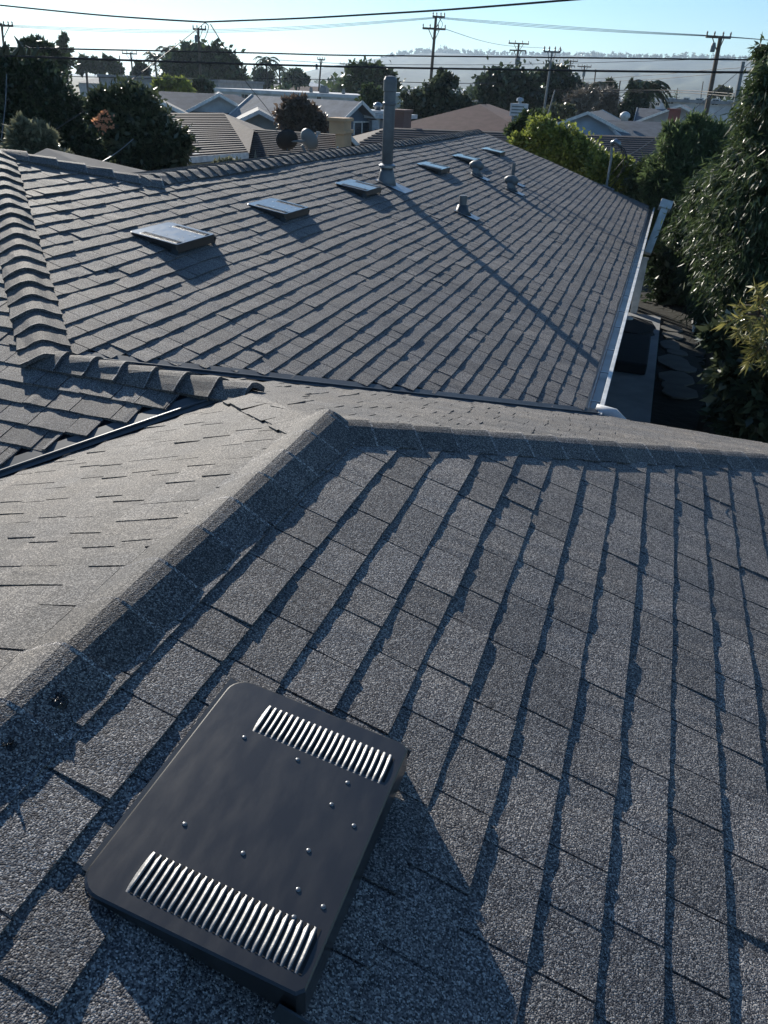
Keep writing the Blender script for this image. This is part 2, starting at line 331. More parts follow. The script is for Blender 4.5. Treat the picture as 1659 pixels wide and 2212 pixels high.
caps('c',(XRD,YFAR,zr+.008),P2+zo*1.2,wL,wR,exp=.2,seed=5,th=.02,flare=.02,hw=.16)
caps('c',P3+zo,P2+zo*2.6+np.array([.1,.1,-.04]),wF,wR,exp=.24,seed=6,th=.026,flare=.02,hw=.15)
# closed-cut strip where the far slope laps the left slope
hs=MB(); rd=random.Random(5)
for i in range(9):
    t0=.078*i-.01; 
    for (x0,x1,k) in ((t0,t0+.075,0),):
        w0=.142+rd.uniform(-.010,.010)
        g=lambda t,o,n: pB.p(YP1+t-o*.72,(t+o*.72)*LL,n)
        h=.014+rd.uniform(0,.007)
        a0,a1=x0,x1
        hs.add([g(a0,0,.004),g(a1,0,.004),g(a1,w0,h),g(a0,w0,h),g(a1,w0,-.003),g(a0,w0,-.003)],[(0,1,2,3),(3,2,4,5)],rd.uniform(.95,1.05))
hs.build('hip_lap_strip',M['shingle_b'],roof_house)
# valley flashing
def valley(A,B,side_a,side_b,w=.16):
    A=np.array(A,float);B=np.array(B,float); m=MB(); u=np.array([0,0,.004])
    m.quad(A+u,B+u,B+side_a*w+u*1.5,A+side_a*w+u*1.5); m.quad(A+u,A+side_b*.05+u,B+side_b*.05+u,B+u)
    m.tube([A+side_a*.052+u*2,B+side_a*.052+u*2],.0075,6)
    return m.build('valley_flashing',M['flash'],roof_house)
dv=np.array([-1,-1,-S]); valley(J+np.array([.0,.0,0]),J+dv*4.4,np.array([-1,0,0]),np.array([1,0,-S])*0)
dv=np.array([1,1,-S]); valley(P4,P4+dv*(YEC-Y2),np.array([0,1,0]),np.array([0,-1,0])*0)
# ------------------------------------------------------------------ gutter
gt=MB(); y0,y1=YEC+.02,YFAR+.05; xi=XE+.012
pr=[(xi,ZE+.012),(xi,ZE-.035),(xi+.02,ZE-.045),(XLIP-.02,ZE-.045),(XLIP-.01,ZE-.01)]
for (xa,za),(xb_,zb) in zip(pr[:-1],pr[1:]): gt.quad((xa,y0,za),(xa,y1,za),(xb_,y1,zb),(xb_,y0,zb))
gt.quad((XE-.02,y0,ZE+.048),(XE-.02,y1,ZE+.048),(xi,y1,ZE+.012),(xi,y0,ZE+.012))
g=gt.build('gutter',M['gutter_in'],roof_house)
gl=MB(); gl.box((XLIP,(y0+y1)/2,ZE-.05),(.011,(y1-y0)/2,.055)); gl.box((XLIP-.004,(y0+y1)/2,ZE+.008),(.019,(y1-y0)/2,.006)); gl.build('gutter_lip',M['white_pipe'],g,bevel=.003)
yy=y0+.35
while yy<y1:
    hg=MB(); hg.box(((xi+XLIP)/2,yy,ZE-.006),((XLIP-xi)/2-.012,.011,.004)); hg.build('gutter_hanger',M['galv'],g); yy+=random.uniform(.75,1.1)
el=MB(); el.tube([(XLIP-.05,YEC+.14,ZE+.0),(XLIP+.1,YEC+.14,ZE-.02),(XLIP+.21,YEC+.13,ZE-.1),(XLIP+.24,YEC+.12,ZE-.3)],[.055,.06,.06,.055],10)
el.build('gutter_elbow',M['white_pipe'],g,smooth=True)
# far downspout: leader head and slanting square pipe
T=at(1437,446,math.hypot(.1,20.7)); Bt=at(1398,548,math.hypot(.1,20.2))
ds=MB(); ax=(Bt-T); ax/=np.linalg.norm(ax); sx=np.cross(ax,[0,1,0]); sx/=np.linalg.norm(sx); s2=np.cross(ax,sx)
ds.box((T+Bt)/2,(np.linalg.norm(Bt-T)/2,.085,.10),(ax,sx,s2)); d1=ds.build('downspout',M['white_pipe'],roof_house,bevel=.01)
dh=MB(); dh.box(T-ax*.02,(.10,.145,.14),(ax,sx,s2)); dh.build('leader_head',M['white_pipe'],d1,bevel=.015)
dp=MB(); dp.box(T+ax*.9-sx*.12,(.03,.09,.03),(ax,sx,s2)); dp.build('bracket',M['galv'],d1)
# ------------------------------------------------------------------ box vents
HW,HL=.445,.585                                   # across the slope, along the ridge
HT=math.atan(S)-.17                               # the hood lies flatter than the roof
def hood_frame(x0,y0,k):
    zc=k-S*x0; O=np.array([x0,y0,zc+.014]); c=np.array([0,1.,0]); wv=np.array([math.cos(HT),0,-math.sin(HT)]); n=np.cross(c,wv); n=n if n[2]>0 else -n
    return O,c,wv,n
def make_vent(label,detail=True):
    x0,y0=-.742,.617
    O,c,wv,n=hood_frame(x0,y0,ka); v=thing('box_vent',label,'roof vent',(x0,y0,O[2]),'box vents on the shingle roof')
    P=lambda a,b,h=0.: O+c*a+wv*b+n*h
    rc=.045; out=[]
    for (ca,cb,st) in ((rc,rc,180),(HL-rc,rc,90)):
        seq=[st+i*15 for i in range(7)] if st==180 else [st+90-90+ i*15 for i in range(7)]
        pts=[(ca+rc*math.cos(R(t)),cb+rc*math.sin(R(t))) for t in ([270-15*i for i in range(7)] if 0 else [])]
        out+=pts
    # outline: near-up corner (rounded), far-up corner (rounded), far-down, near-down (square)
    o=[]
    for i in range(7):
        t=R(180+90*i/6); o.append((rc+rc*math.cos(t),rc+rc*math.sin(t)))            # around (0,0)
    o=o[::1]
    o2=[(HL-rc+rc*math.cos(R(270+90*i/6)),rc+rc*math.sin(R(270+90*i/6))) for i in range(7)]
    oo=o+o2+[(HL,HW-.012),(HL-.012,HW),(.012,HW),(0,HW-.012)]
    top=[P(a,b) for a,b in oo]; cen=np.array([HL/2,HW/2])
    m=MB(); N=len(oo)
    cr=[P(a,b,.0035*(1-0)) for a,b in oo]
    inn=[P(cen[0]+(a-cen[0])*.985,cen[1]+(b-cen[1])*.985,.003) for a,b in oo]
    flr=[np.array([p[0],p[1],max(ka-S*p[0]+.012,p[2]-.062)]) for p in top]
    flr=[f+(wv*(.0)) for f in flr]
    m.add(inn+top+flr,[tuple(range(N))]+[(i,(i+1)%N,(i+1)%N+N,i+N) for i in range(N)]+[(i+N,(i+1)%N+N,(i+1)%N+2*N,i+2*N) for i in range(N)])
    m.build('hood',M['black'],v)
    fl=MB(); rb=np.array([1,0,-S])/LL; rn=np.array([S,0,1])/LL; Q=np.array([x0,y0,ka-S*x0])
    q=lambda a,b,h: Q+c*a+rb*b+rn*h
    fl.prism([q(.035,-.014,.009),q(HL-.01,-.014,.009),q(HL-.01,HW-.05,.009),q(.035,HW-.05,.009)],rn*.003)
    fl.box(q(HL+.012,HW-.03,.035),(.002,.03,.03),(c,rb,rn)); fl.box(q(-.01,HW-.01,.03),(.002,.03,.025),(c,rb,rn))
    fl.build('flange',M['flash'],v)
    th_=MB(); th_.prism([q(.05,.05,.012),q(HL-.05,.05,.012),q(HL-.05,HW-.06,.012),q(.05,HW-.06,.012)],rn*.012); th_.prism([q(.06,HW-.14,.012),q(HL-.06,HW-.14,.012),q(HL-.06,HW-.06,.012),q(.06,HW-.06,.012)],rn*.035); th_.build('throat',M['under'],v)
    # louvers: half-round blisters along the ridge direction
    me=None
    for (a0,a1,b0,b1,N_) in ((.455,.54,.115,HW-.03,22),(.022,.125,.088,HW-.028,25)):
        for i in range(N_):
            b=b0+(b1-b0)*i/(N_-1)
            if me is None:
                lm=MB(); K=9; rows=[]
                for j in range(K):
                    s_=j/(K-1); aa=(a1-a0)*(s_-.5); ht=.0062*min(1,(math.sin(math.pi*s_))**.35+.0); wd=.0060*min(1,(math.sin(math.pi*min(max(s_,.03),.97)))**.3)
                    rows.append([P(aa,0)-O+wv*(-wd)+n*.0032, P(aa,0)-O+wv*(-wd*.4)+n*(.003+ht*.45), P(aa,0)-O+wv*(wd*.25)+n*(.003+ht*.92), P(aa,0)-O+wv*(wd*.7)+n*(.003+ht), P(aa,0)-O+wv*(wd*.85)+n*(.003+ht*.55)])
                vs=[p for r_ in rows for p in r_]; fs=[(j*5+k,j*5+k+1,(j+1)*5+k+1,(j+1)*5+k) for j in range(K-1) for k in range(4)]
                lm.add(vs,fs); ob=lm.build('louver',M['louver'],None,smooth=True,loc=(0,0,0)); me=ob.data
            else:
                ob=bpy.data.objects.new('louver',me); C.objects.link(ob)
            ob.parent=v; pos=P((a0+a1)/2,b)-np.array(v.location); ob.location=Vector(pos.tolist())
        sl=MB()                                  # dark slots between the louvers
        for i in range(N_):
            b=b0+(b1-b0)*i/(N_-1)+.0085
            sl.box(P((a0+a1)/2,b,.0036),((a1-a0)/2*.82,.0028,.0003),(c,wv,n))
        sl.build('louver_slot',M['under'],v)
    sm=None
    for a,b in ((.43,.105),(.43,.235),(.425,.355),(.36,.345),(.335,.405),(.245,.345),(.19,.105),(.185,.235),(.165,.36),(.155,.415),(.115,.3*0+.375)):
        if sm is None:
            s_=MB(); s_.lathe((0,0,0),[(.0052,0),(.0048,.0015),(.0030,.0026),(.001,.0028)],10,n); ob=s_.build('screw',M['screw'],None,smooth=True,loc=(0,0,0)); sm=ob.data
        else: ob=bpy.data.objects.new('screw',sm); C.objects.link(ob)
        ob.parent=v; pos=P(a,b,.003)-np.array(v.location); ob.location=Vector(pos.tolist())
    return v
bv=make_vent('large black louvred box vent close up on the nearest roof slope')
vent_lab=['black box vent nearest the left hip, largest of the row on the far slope','box vent second from the left hip on the far slope','box vent just left of the tall flue pipe','box vent just right of the tall flue pipe, before the round hooded vent','box vent behind the round hooded vent','farthest and smallest box vent near the end of the roof']
corners=[(278,503),(533,443),(703,388),(898,354),(975,336),(1038,321)]
def onpl(px,py,k,axis=0,sg=-1):
    r=ray(px,py); t=k/(r[2]-sg*S*r[axis]); return r*t
for i,(px,py) in enumerate(corners):
    q=onpl(px,py,kd+.015); r_=bv.copy(); C.objects.link(r_)
    x=-3.985; r_.location=Vector((x,float(q[1])+.02,kd-S*x+.014)); r_['label']=vent_lab[i]
    for ch in list(bv.children):
        if i>=3 and ch.name.startswith('screw'): continue
        k_=ch.copy(); C.objects.link(k_); k_.parent=r_
# ------------------------------------------------------------------ pipes on the far slope
def slope_pt(x,y,k=kd): return np.array([x,y,k-S*x])
def flashing(m,P,w,l0,l1):
    rb=np.array([1,0,-S])/LL; rn=np.array([S,0,1])/LL; c=np.array([0,1.,0])
    m.prism([P-c*w-rb*l0+rn*.012,P+c*w-rb*l0+rn*.012,P+c*w+rb*l1+rn*.014,P-c*w+rb*l1+rn*.014],rn*.003)
FB=slope_pt(-3.74,10.98)
fl=thing('flue_pipe','tall grey flue pipe standing on the far roof slope and throwing a long shadow','flue',FB)
m=MB(); m.lathe(FB+(0,0,-.05),[(.078,0),(.078,1.0),(.076,1.16)],20); m.build('pipe',M['darkpipe'],fl,smooth=True)
m=MB(); m.lathe(FB+(0,0,.97),[(.082,0),(.092,.01),(.092,.03),(.082,.04),(.082,.16),(.090,.17),(.090,.30),(.07,.34),(.01,.35)],20); m.build('cap',M['darkpipe'],fl,smooth=False)
m=MB(); m.lathe(FB+(0,0,-.06),[(.15,0),(.125,.1),(.10,.2),(.085,.25)],18); m.build('flashing_cone',M['darkpipe'],fl,smooth=True)
m=MB(); m.lathe(FB+(0,0,.2),[(.085,0),(.12,.0),(.12,.03),(.082,.05)],18); m.build('storm_collar',M['galv'],fl)
m=MB(); flashing(m,FB,.2,.12,.36); m.build('base_flashing',M['galv'],fl)
def pipe(label,x,y,h,r,hood=None,tilt=0):
    P=slope_pt(x,y); t=thing('vent_pipe',label,'vent pipe',P,'small vent pipes on the far slope')
    if h>0:
        m=MB(); m.lathe(P-(0,0,.03),[(r,0),(r,h)],14); m.lathe(P+(0,0,h-.03),[(r*.8,0),(r*.8,.004)],14); m.build('pipe',M['darkpipe'],t)
    m=MB(); m.lathe(P-(0,0,.03),[(r*2.6,0),(r*1.7,.06),(r*1.25,.14)],14); m.build('flashing_cone',M['flash'],t,smooth=True)
    m=MB(); flashing(m,P,.13,.1,.26); m.build('base_flashing',M['galv'],t)
    if hood:
        m=MB(); hp=P+np.array(hood)
        m.lathe(P-(0,0,.03),[(.10,0),(.085,.1),(.08,.16)],16)
        pts=[hp+np.array([math.sin(a)*0-.0,0,0])+np.array([0.09*math.cos(a)-.0,0,.09*math.sin(a)])*0 for a in (0,1)]
        m.tube([hp+(-.11,.04,-.0),hp+(-.05,.02,.03),hp+(.03,-.01,.03),hp+(.10,-.04,-.01)],[.06,.072,.072,.058],16); m.build('hood',M['trans'],t,smooth=True)
    return t
def sp(px,py): return onpl(px,py,kd)
q=sp(998,460); pipe('short open black vent pipe nearest the camera on the far slope',q[0],q[1],.26,.055)
q=sp(1028,379); pipe('low round-hooded metal vent between two box vents',q[0],q[1],0,.055,(0,0,.15))
q=sp(1103,411); pipe('low round-hooded metal vent right of the thin upright pipe',q[0],q[1],0,.055,(0,0,.15))
q=sp(1106,393); pipe('thin dark upright vent pipe behind the right-hand round hood',q[0],q[1],.36,.035)
# service mast at the gable end
q=sp(1310,404); Mt=at(1322,314,math.hypot(q[0],q[1])); ms=thing('service_mast','grey electric service mast with curved weatherhead at the far roof corner','service mast',q)
m=MB(); m.tube([q-(0,0,.1),q+(0,0,.6),Mt],.032,10); m.build('mast_pipe',M['galv'],ms)
m=MB(); m.tube([Mt-(0,0,.02),Mt+(.0,0,.06),Mt+(.07,-.02,.10),Mt+(.16,-.04,.05),Mt+(.2,-.05,-.02)],[.04,.05,.06,.055,.03],12); m.build('weatherhead',M['galv'],ms,smooth=True)
m=MB()
for k,(dx,dz) in enumerate(((.30,-.35),(.36,-.55),(.26,-.75))):
    m.tube([Mt+(.18,-.05,0),Mt+(.3,-.05,-.06*k-.05),Mt+(dx+.1,-.1,dz*.6),Mt+(dx,-.1,dz),Mt+(.1,-.05,dz-.3),Mt+(.03,0,dz-.2)],.012,6)
m.build('drip_loop',M['wire'],ms,smooth=True)
m=MB(); flashing(m,q,.12,.1,.2); m.build('base_flashing',M['galv'],ms)
# satellite dishes behind the ridge
q0=at(660,338,12.9); dd=thing('satellite_dish','twin satellite dish on a mast behind the far ridge','satellite dish',q0)
m=MB(); top=at(652,305,12.9); m.tube([q0-(0,0,.3),q0+(0,0,.05),top-(0,0,.05)],.022,8); m.tube([at(622,305,12.9),top,at(664,303,12.9)],.016,8); m.build('mast',M['trans'],dd)
for (px,py,ax,k,r) in ((621,305,(-.55,.75,.45),'wire',.17),(665,303,(.25,.9,.35),'trans',.165)):
    c0=at(px,py,12.9); m=MB(); m.lathe(c0,[(.02,-.03),(r*.5,-.02),(r*.85,.01),(r,.035),(r*.97,.04),(r*.5,-.005),(.01,-.018)],24,ax)
    dsh=m.build('dish',M[k],dd,smooth=True); m=MB(); a=np.array(ax)/np.linalg.norm(ax); m.tube([c0-(0,0,r*.8),c0+a*.2-(0,0,r*.5),c0+a*.26],.009,6); m.box(c0+a*.27,(.03,.02,.02)); m.build('feed_arm',M['galv'],dsh)
# blob of sealant and a nail patch on the near ridge, loose wire on the slope
def nail(px,py,label,r=.014):
    q=onpl(px,py,ka+.02); m=MB(); rd=random.Random(int(px)); 
    m.lathe(q,[(r*1.6,-.004),(r*1.3,.003),(r*.7,.007),(.001,.008)],11,(S,0,1)); v=m.v
    m.v=[tuple(c_+rd.uniform(-.0025,.0025) for c_ in p) for p in v]
    for _ in range(5):
        a=rd.uniform(0,6.28); m.tube([q+(math.cos(a)*r*.2,math.sin(a)*r*.2,.006),q+(math.cos(a)*r*1.2,math.sin(a)*r*1.1,.009+rd.random()*.006)],.0018,5)
    o=m.build('sealant_blob',M['tar'],None,loc=q); tag(o,label,'sealant'); return o
nail(128,1516,'ragged black blob of sealant on a near ridge cap'); nail(20,1612,'black sealed nail head at the left edge of the picture',.010)
hk=MB(); q=lambda px,py:onpl(px,py,ka+.015); hk.tube([q(1552,1072),q(1557,1077),q(1556,1083),q(1552,1088),q(1556,1094),q(1560,1100)],.0016,5)
o=hk.build('wire_hook',M['louver'],None,loc=q(1556,1085)); tag(o,'tiny bent wire hook lying on the right of the near slope','wire')
# the pointed brown roof beyond the left hip
g2=thing('garage_building','brown-roofed outbuilding peeking over the left ridge','outbuilding',at(110,330,14)*[1,1,0]+[0,0,GZ])
ap=at(101,320,13.2); ap2=at(60,300,18.); lf=at(-60,395,11.5); rt=at(420,470,11.8); 
m=MB(); m.add([ap,lf,rt,ap+np.array([3.4,3.6,-1.1]),ap+np.array([-4,4.5,-1.2])],[(0,1,2),(0,2,3),(0,3,4),(0,4,1)]); 
M['brownroof']=mat('brown_roof_felt',(.24,.22,.195),.9,scale=3,bump=.004,bscale=60); m.build('roof',M['brownroof'],g2)
m=MB(); m.prism([lf+(.8,.6,-.15),rt+(-.7,.3,-.15),ap+np.array([3.0,3.2,-1.3]),ap+np.array([-3.4,3.6,-1.4])],(0,0,-1.2)); m.build('wall',M['stucco'],g2)
# ------------------------------------------------------------------ ground, yard, patio
def sheet(name,pts,m,kind='structure',z=None):
    b=MB(); b.add(pts,[tuple(range(len(pts)))]); o=b.build(name,m,None,loc=(0,0,0)); tag(o,kind=kind); return o
G=5900
sheet('ground',[(-G,-G,GZ-.02),(G,-G,GZ-.02),(G,G,GZ-.02),(-G,G,GZ-.02)],M['grass'])
sheet('yard_soil',[(-1,6,GZ),(14,6,GZ),(14,34,GZ),(-1,34,GZ)],M['soil'])
b=MB(); 
for ya,yb in ((6.3,13.2),(13.22,17.4),(17.42,21.1)): b.prism([(-1.,ya,GZ),(.572,ya,GZ),(.572,yb,GZ),(-1.,yb,GZ)],(0,0,.05))
o=b.build('patio_slab',M['concrete'],None,loc=(0,13,GZ)); tag(o,kind='structure')
# spa cover, cushion, flagstones, raised bed
M['vinyl']=mat('dark_vinyl_cover',(.012,.018,.026),.75,scale=5,bump=.003,bscale=8)
M['cloth']=mat('charcoal_cushion_cloth',(.018,.02,.024),.8,scale=9,bump=.004,bscale=30)
b=MB(); b.box((-.18,17.0,GZ+.17),(.56,1.15,.12)); o=b.build('storage_box',M['vinyl'],None,loc=(-.18,17,GZ+.05),bevel=.04); tag(o,'low dark covered box standing on the shaded patio slab','patio box')
th=thing('patio_cushion','charcoal cushion lying on the patio beyond the low dark box','cushion',(0.05,19.2,GZ+.05))
b=MB(); 
pts=[(-.7,18.7),(.1,18.55),(.42,19.15),(.3,19.75),(-.15,20.05),(-.75,19.7)]
b.prism([(x,y,GZ+.05) for x,y in pts],(0,0,.16)); b.build('cushion_pad',M['cloth'],th,bevel=.06)
b=MB(); b.lathe((-.22,19.75,GZ+.2),[(.12,0),(.13,.04),(.1,.06),(.02,.02)],14); b.build('bowl',M['fascia'],th,smooth=True)
rd=random.Random(9)
fst=[]
for i,(px,py,wx,wy) in enumerate(((1450,712,.34,.4),(1452,728,.36,.35),(1446,748,.30,.55),(1462,765,.3,.3),(1456,785,.42,.6),(1474,800,.36,.35),(1462,822,.46,.55),(1450,838,.3,.35),(1466,852,.42,.5))):
    q=onz(px,py,GZ); b=MB(); k=8
    ps=[(q[0]+wx*.8*math.cos(6.283*j/k+.4)*rd.uniform(.85,1.15),q[1]+wy*.8*math.sin(6.283*j/k+.4)*rd.uniform(.85,1.15),GZ+.004+.004*i) for j in range(k)]
    b.prism(ps,(0,0,.035)); o=b.build('flagstone',M['stone'],None,loc=(q[0],q[1],GZ))
    tag(o,None,'paving stone','flagstones beside the patio slab'); fst.append(o)
fl_lab=['flagstone at the far end of the path beside the patio','flagstone second from the far end of the path','pale rounded flagstone level with the dark cushion end of the patio','small flagstone right of the pale rounded one','wide flagstone level with the low dark box','small outer flagstone right of the low dark box','broad flagstone third from the near end of the path','small flagstone tucked against the patio edge near the path end','flagstone at the near end of the path beside the patio']
for o,l in zip(fst,fl_lab): o['label']=l
rb_=thing('raised_planter','low brown box planter in deep shade under the big tree','planter',onz(1530,700,GZ))
q=onz(1500,715,GZ); b=MB(); b.prism([q,q+(1.6,-.1,0),q+(1.6,1.5,0),q+(0,1.6,0)],(0,0,.5)); M['plank']=mat('brown_planks',(.10,.075,.06),.85,scale=4); b.build('planter_box',M['plank'],rb_,bevel=.02)
b=MB(); b.box(q+(-.03,.75,.27),(.025,.85,.27)); b.build('corner_board',M['white_pipe'],rb_)
b=MB(); q=onz(1350,675,GZ); b.box((-.13,21.15,GZ+.72),(.09,.03,.70)); b.box((-.13,21.15,GZ+1.44),(.11,.04,.03)); o=b.build('side_fence_panel',M['white_pipe'],None,loc=(-.13,21.15,GZ)); tag(o,'pale fence panel end at the far corner of the house','fence')
# ------------------------------------------------------------------ foliage
def foliage_mesh(name,P,L,W,dirs,tint,m,parent=None,loc=None):
    """one folded leaf per entry: six vertices, two quads"""
    n=len(P); d=dirs/np.linalg.norm(dirs,axis=1,keepdims=True)
    rv=rng.normal(size=(n,3)); s=np.cross(d,rv); s/=np.linalg.norm(s,axis=1,keepdims=True); u=np.cross(s,d)
    L=np.broadcast_to(np.asarray(L),(n,))[:,None]; W=np.broadcast_to(np.asarray(W),(n,))[:,None]
    a=P; e=P+d*L; ml=P+d*L*.45+s*W+u*W*.35; mr=P+d*L*.45-s*W+u*W*.35
    V=np.stack([a,ml,e,mr],1).reshape(-1,3)
    off=np.array(wpos(parent)) if parent else (np.array(loc,float) if loc is not None else np.zeros(3)); V=V-off
    me=bpy.data.meshes.new(name); me.vertices.add(4*n); me.vertices.foreach_set('co',V.astype(np.float32).ravel())
    me.loops.add(4*n); me.loops.foreach_set('vertex_index',np.arange(4*n,dtype=np.int32))
    me.polygons.add(n); me.polygons.foreach_set('loop_start',np.arange(0,4*n,4,dtype=np.int32)); me.polygons.foreach_set('loop_total',np.full(n,4,dtype=np.int32))
    me.update(); me.validate()
    t=me.attributes.new('tint','FLOAT','FACE'); t.data.foreach_set('value',tint.astype(np.float32))
    me.materials.append(m); o=bpy.data.objects.new(name,me); C.objects.link(o)
    if parent: o.parent=parent
    else: o.location=Vector([float(x) for x in off])
    return o
def crown(blobs,n,leaf,wid,clump=.18,nc=None,droop=0.,shell=.72,outer=.55):
    """blobs: (centre, (rx,ry,rz)). leaves gather in clumps near the blobs' skin, with gaps between"""
    ws=np.array([b[1][0]*b[1][1]+b[1][1]*b[1][2]+b[1][0]*b[1][2] for b in blobs]); ws/=ws.sum()
    nc=nc or max(12,n//28); bi=rng.choice(len(blobs),nc,p=ws)
    cen=np.array([b[0] for b in blobs],float)[bi]; rad=np.array([b[1] for b in blobs],float)[bi]
    d=rng.normal(size=(nc,3)); d/=np.linalg.norm(d,axis=1,keepdims=True)
    rr=shell+(1.02-shell)*rng.random(nc)**.6; inner=rng.random(nc)<.22; rr[inner]*=rng.random(inner.sum())
    cc=cen+d*rad*rr[:,None]; ct=np.clip(rng.normal(.45,.18,nc),0,1); cs=rad.mean(1)*clump*rng.uniform(.5,1.5,nc)
    li=rng.integers(0,nc,n); P=cc[li]+rng.normal(size=(n,3))*cs[li][:,None]
    out=d[li]*outer+rng.normal(size=(n,3))*.6; out[:,2]-=droop
    return P,leaf*rng.uniform(.7,1.3,n),wid*rng.uniform(.7,1.3,n),out,np.clip(ct[li]+rng.normal(0,.14,n),0,1)
LM={}
def lmat(k,*a,**b):
    if k not in LM: LM[k]=leaf_mat(k,*a,**b)
    return LM[k]
lmat('leaves_dark',(.018,.032,.018),(.065,.095,.045))
lmat('leaves_mid',(.022,.038,.015),(.085,.12,.04))
lmat('leaves_bright',(.07,.10,.02),(.34,.38,.08),rough=.45,trans=.45)
lmat('leaves_tree',(.04,.065,.028),(.17,.23,.09),rough=.42,trans=.45)
lmat('leaves_olive',(.045,.055,.03),(.17,.18,.09))
lmat('leaves_brown',(.08,.06,.045),(.20,.14,.10),trans=.35)
lmat('leaves_dry',(.11,.095,.075),(.26,.22,.17),trans=.15)
lmat('leaves_gloss',(.03,.045,.026),(.11,.13,.07),rough=.24,trans=.3)
lmat('leaves_willow',(.022,.04,.018),(.11,.15,.06),rough=.42,trans=.35)
lmat('leaves_cream',(.09,.10,.06),(.30,.30,.19),rough=.35,trans=.35)
lmat('leaves_spray',(.10,.11,.03),(.30,.27,.09),rough=.3,trans=.4)
lmat('leaves_orange',(.55,.22,.10),(.75,.42,.24),trans=.4)
def trunk(m,base,top,r,rd,limbs=()):
    base=np.array(base,float); top=np.array(top,float); k=6; pts=[]
    for i in range(k+1):
        t=i/k; pts.append(base*(1-t)+top*t+np.array([rd.uniform(-1,1),rd.uniform(-1,1),0])*r*.6*math.sin(math.pi*t))
    m.tube(pts,[r*(1.25 if i==0 else 1-.55*i/k) for i in range(k+1)],9)
    for l in limbs:
        i=rd.randint(k//2,k-1); s_=pts[i]; l=np.array(l,float); mid=s_*.5+l*.5+np.array([0,0,.12*np.linalg.norm(l-s_)])
        m.tube([s_,mid,l],[r*.45,r*.3,r*.1],6)
def tree(name,label,cat,d,blobs,n,leaf,wid,lm,base=None,group=None,tr=.2,seed=0,bark='bark',core=.78,**kw):
    """blobs in the photograph's directions at range d: (px,py,radius in px, extra range)"""
    rd=random.Random(seed+3); B=[]
    for (px,py,rp,*ex) in blobs:
        P=at(px,py,d+(ex[0] if ex else 0)); r=rp*mpp(P)*(float(np.dot(P,FW))/np.linalg.norm(P))**.8; sq=ex[1] if len(ex)>1 else 1.; B.append((P,(r,r,r*sq)))
    c0=np.mean([b[0] for b in B],0); bx=c0[:2] if base is None else at(base[0],base[1],d)[:2]
    t=thing(name,label,cat,(bx[0],bx[1],GZ),group)
    topb=max(B,key=lambda b:b[1][0]); m=MB()
    trunk(m,(bx[0],bx[1],GZ-.05),(c0[0],c0[1],c0[2]+.1*topb[1][2]),tr,rd,[b[0]+np.array([0,0,.2*b[1][2]]) for b in B[:9]])
    m.build('trunk',M[bark],t,smooth=True)
    P,L,W,D,T=crown(B,n,leaf,wid,**kw)
    nk=n//4; ws=np.array([b[1][0]**2 for b in B]); bi=rng.choice(len(B),nk,p=ws/ws.sum()); dd=rng.normal(size=(nk,3)); dd/=np.linalg.norm(dd,axis=1,keepdims=True)
    Pk=np.array([b[0] for b in B])[bi]+dd*np.array([b[1] for b in B])[bi]*(core*rng.random(nk)**.5)[:,None]
    rk=np.array([b[1][0] for b in B])[bi]; Lk=np.maximum(leaf,rk*.16)*rng.uniform(.8,1.3,nk)
    P=np.vstack([P,Pk]); L=np.concatenate([L,Lk]); W=np.concatenate([W,Lk*.3]); D=np.vstack([D,rng.normal(size=(nk,3))]); T=np.concatenate([T,np.clip(rng.normal(.3,.15,nk),0,1)])
    foliage_mesh('crown',P,L,W,D,T,LM[lm],t)
    return t
# the big fine-leaved tree on the right
tree('willow_leaved_tree','very large dark tree with narrow drooping leaves filling the right edge','tree',13.5,
 [(1665,190,62,0),(1640,260,60,.3),(1630,330,70,.5),(1680,400,120,0),(1720,250,110,1),(1600,400,80,.5),(1660,120,38,.3),(1640,560,130,.5),(1580,500,80,1),(1720,480,120,.5),(1620,650,110,1.5),(1720,680,130,1.5),(1545,430,70,2.),(1500,510,60,3.5),(1530,590,60,3.)],
 75000,.15,.013,'leaves_willow',base=(1640,600),tr=.28,seed=1,droop=.9,clump=.17,shell=.62,bark='bark_d')
tree('rounded_tree','broad rounded dark tree with upright leafy tips, between the shrubs and the huge tree','tree',21.5,
 [(1470,330,48,0),(1520,320,50,0),(1440,375,45,0),(1500,380,70,0),(1560,360,60,.3),(1430,430,45,.3),(1480,450,80,.5),(1410,400,24,0),(1560,450,80,.5),(1450,290,22,0),(1500,278,26,0),(1550,300,30,0)],60000,.17,.017,'leaves_tree',base=(1620,620),seed=81,tr=.25,clump=.16,outer=.5,droop=-.3,bark='bark_d')
tree('shade_hedge','tall dark hedge in deep shade behind the patio and flagstones','hedge',23.5,
 [(1450,500,60),(1520,520,70),(1440,570,50),(1500,600,75),(1590,560,80),(1450,640,45),(1520,650,50),(1600,640,70),(1420,520,30),(1660,600,80),(1560,690,50),(1640,720,60),(1500,690,30)],26000,.22,.06,'leaves_dark',seed=82,tr=.2,clump=.2,bark='bark_d')
tree('shade_shrub','deeply shaded shrubs behind the flagstone path under the huge tree','shrub',15,
 [(1580,770,42,0),(1610,830,60,-2.5),(1560,710,40,1.5),(1600,890,60,-4),(1640,770,60,-1),(1530,668,24,3)],9000,.15,.04,'leaves_dark',seed=83,tr=.06,bark='bark_d')
tree('yellow_green_shrub','tall yellow-green leafy shrub just beyond the far roof corner','shrub',23.5,
 [(1170,300,38),(1215,320,42),(1150,330,30),(1255,350,40),(1125,312,24),(1195,350,50),(1240,320,26)],16000,.12,.035,'leaves_bright',seed=2,tr=.1,clump=.2)
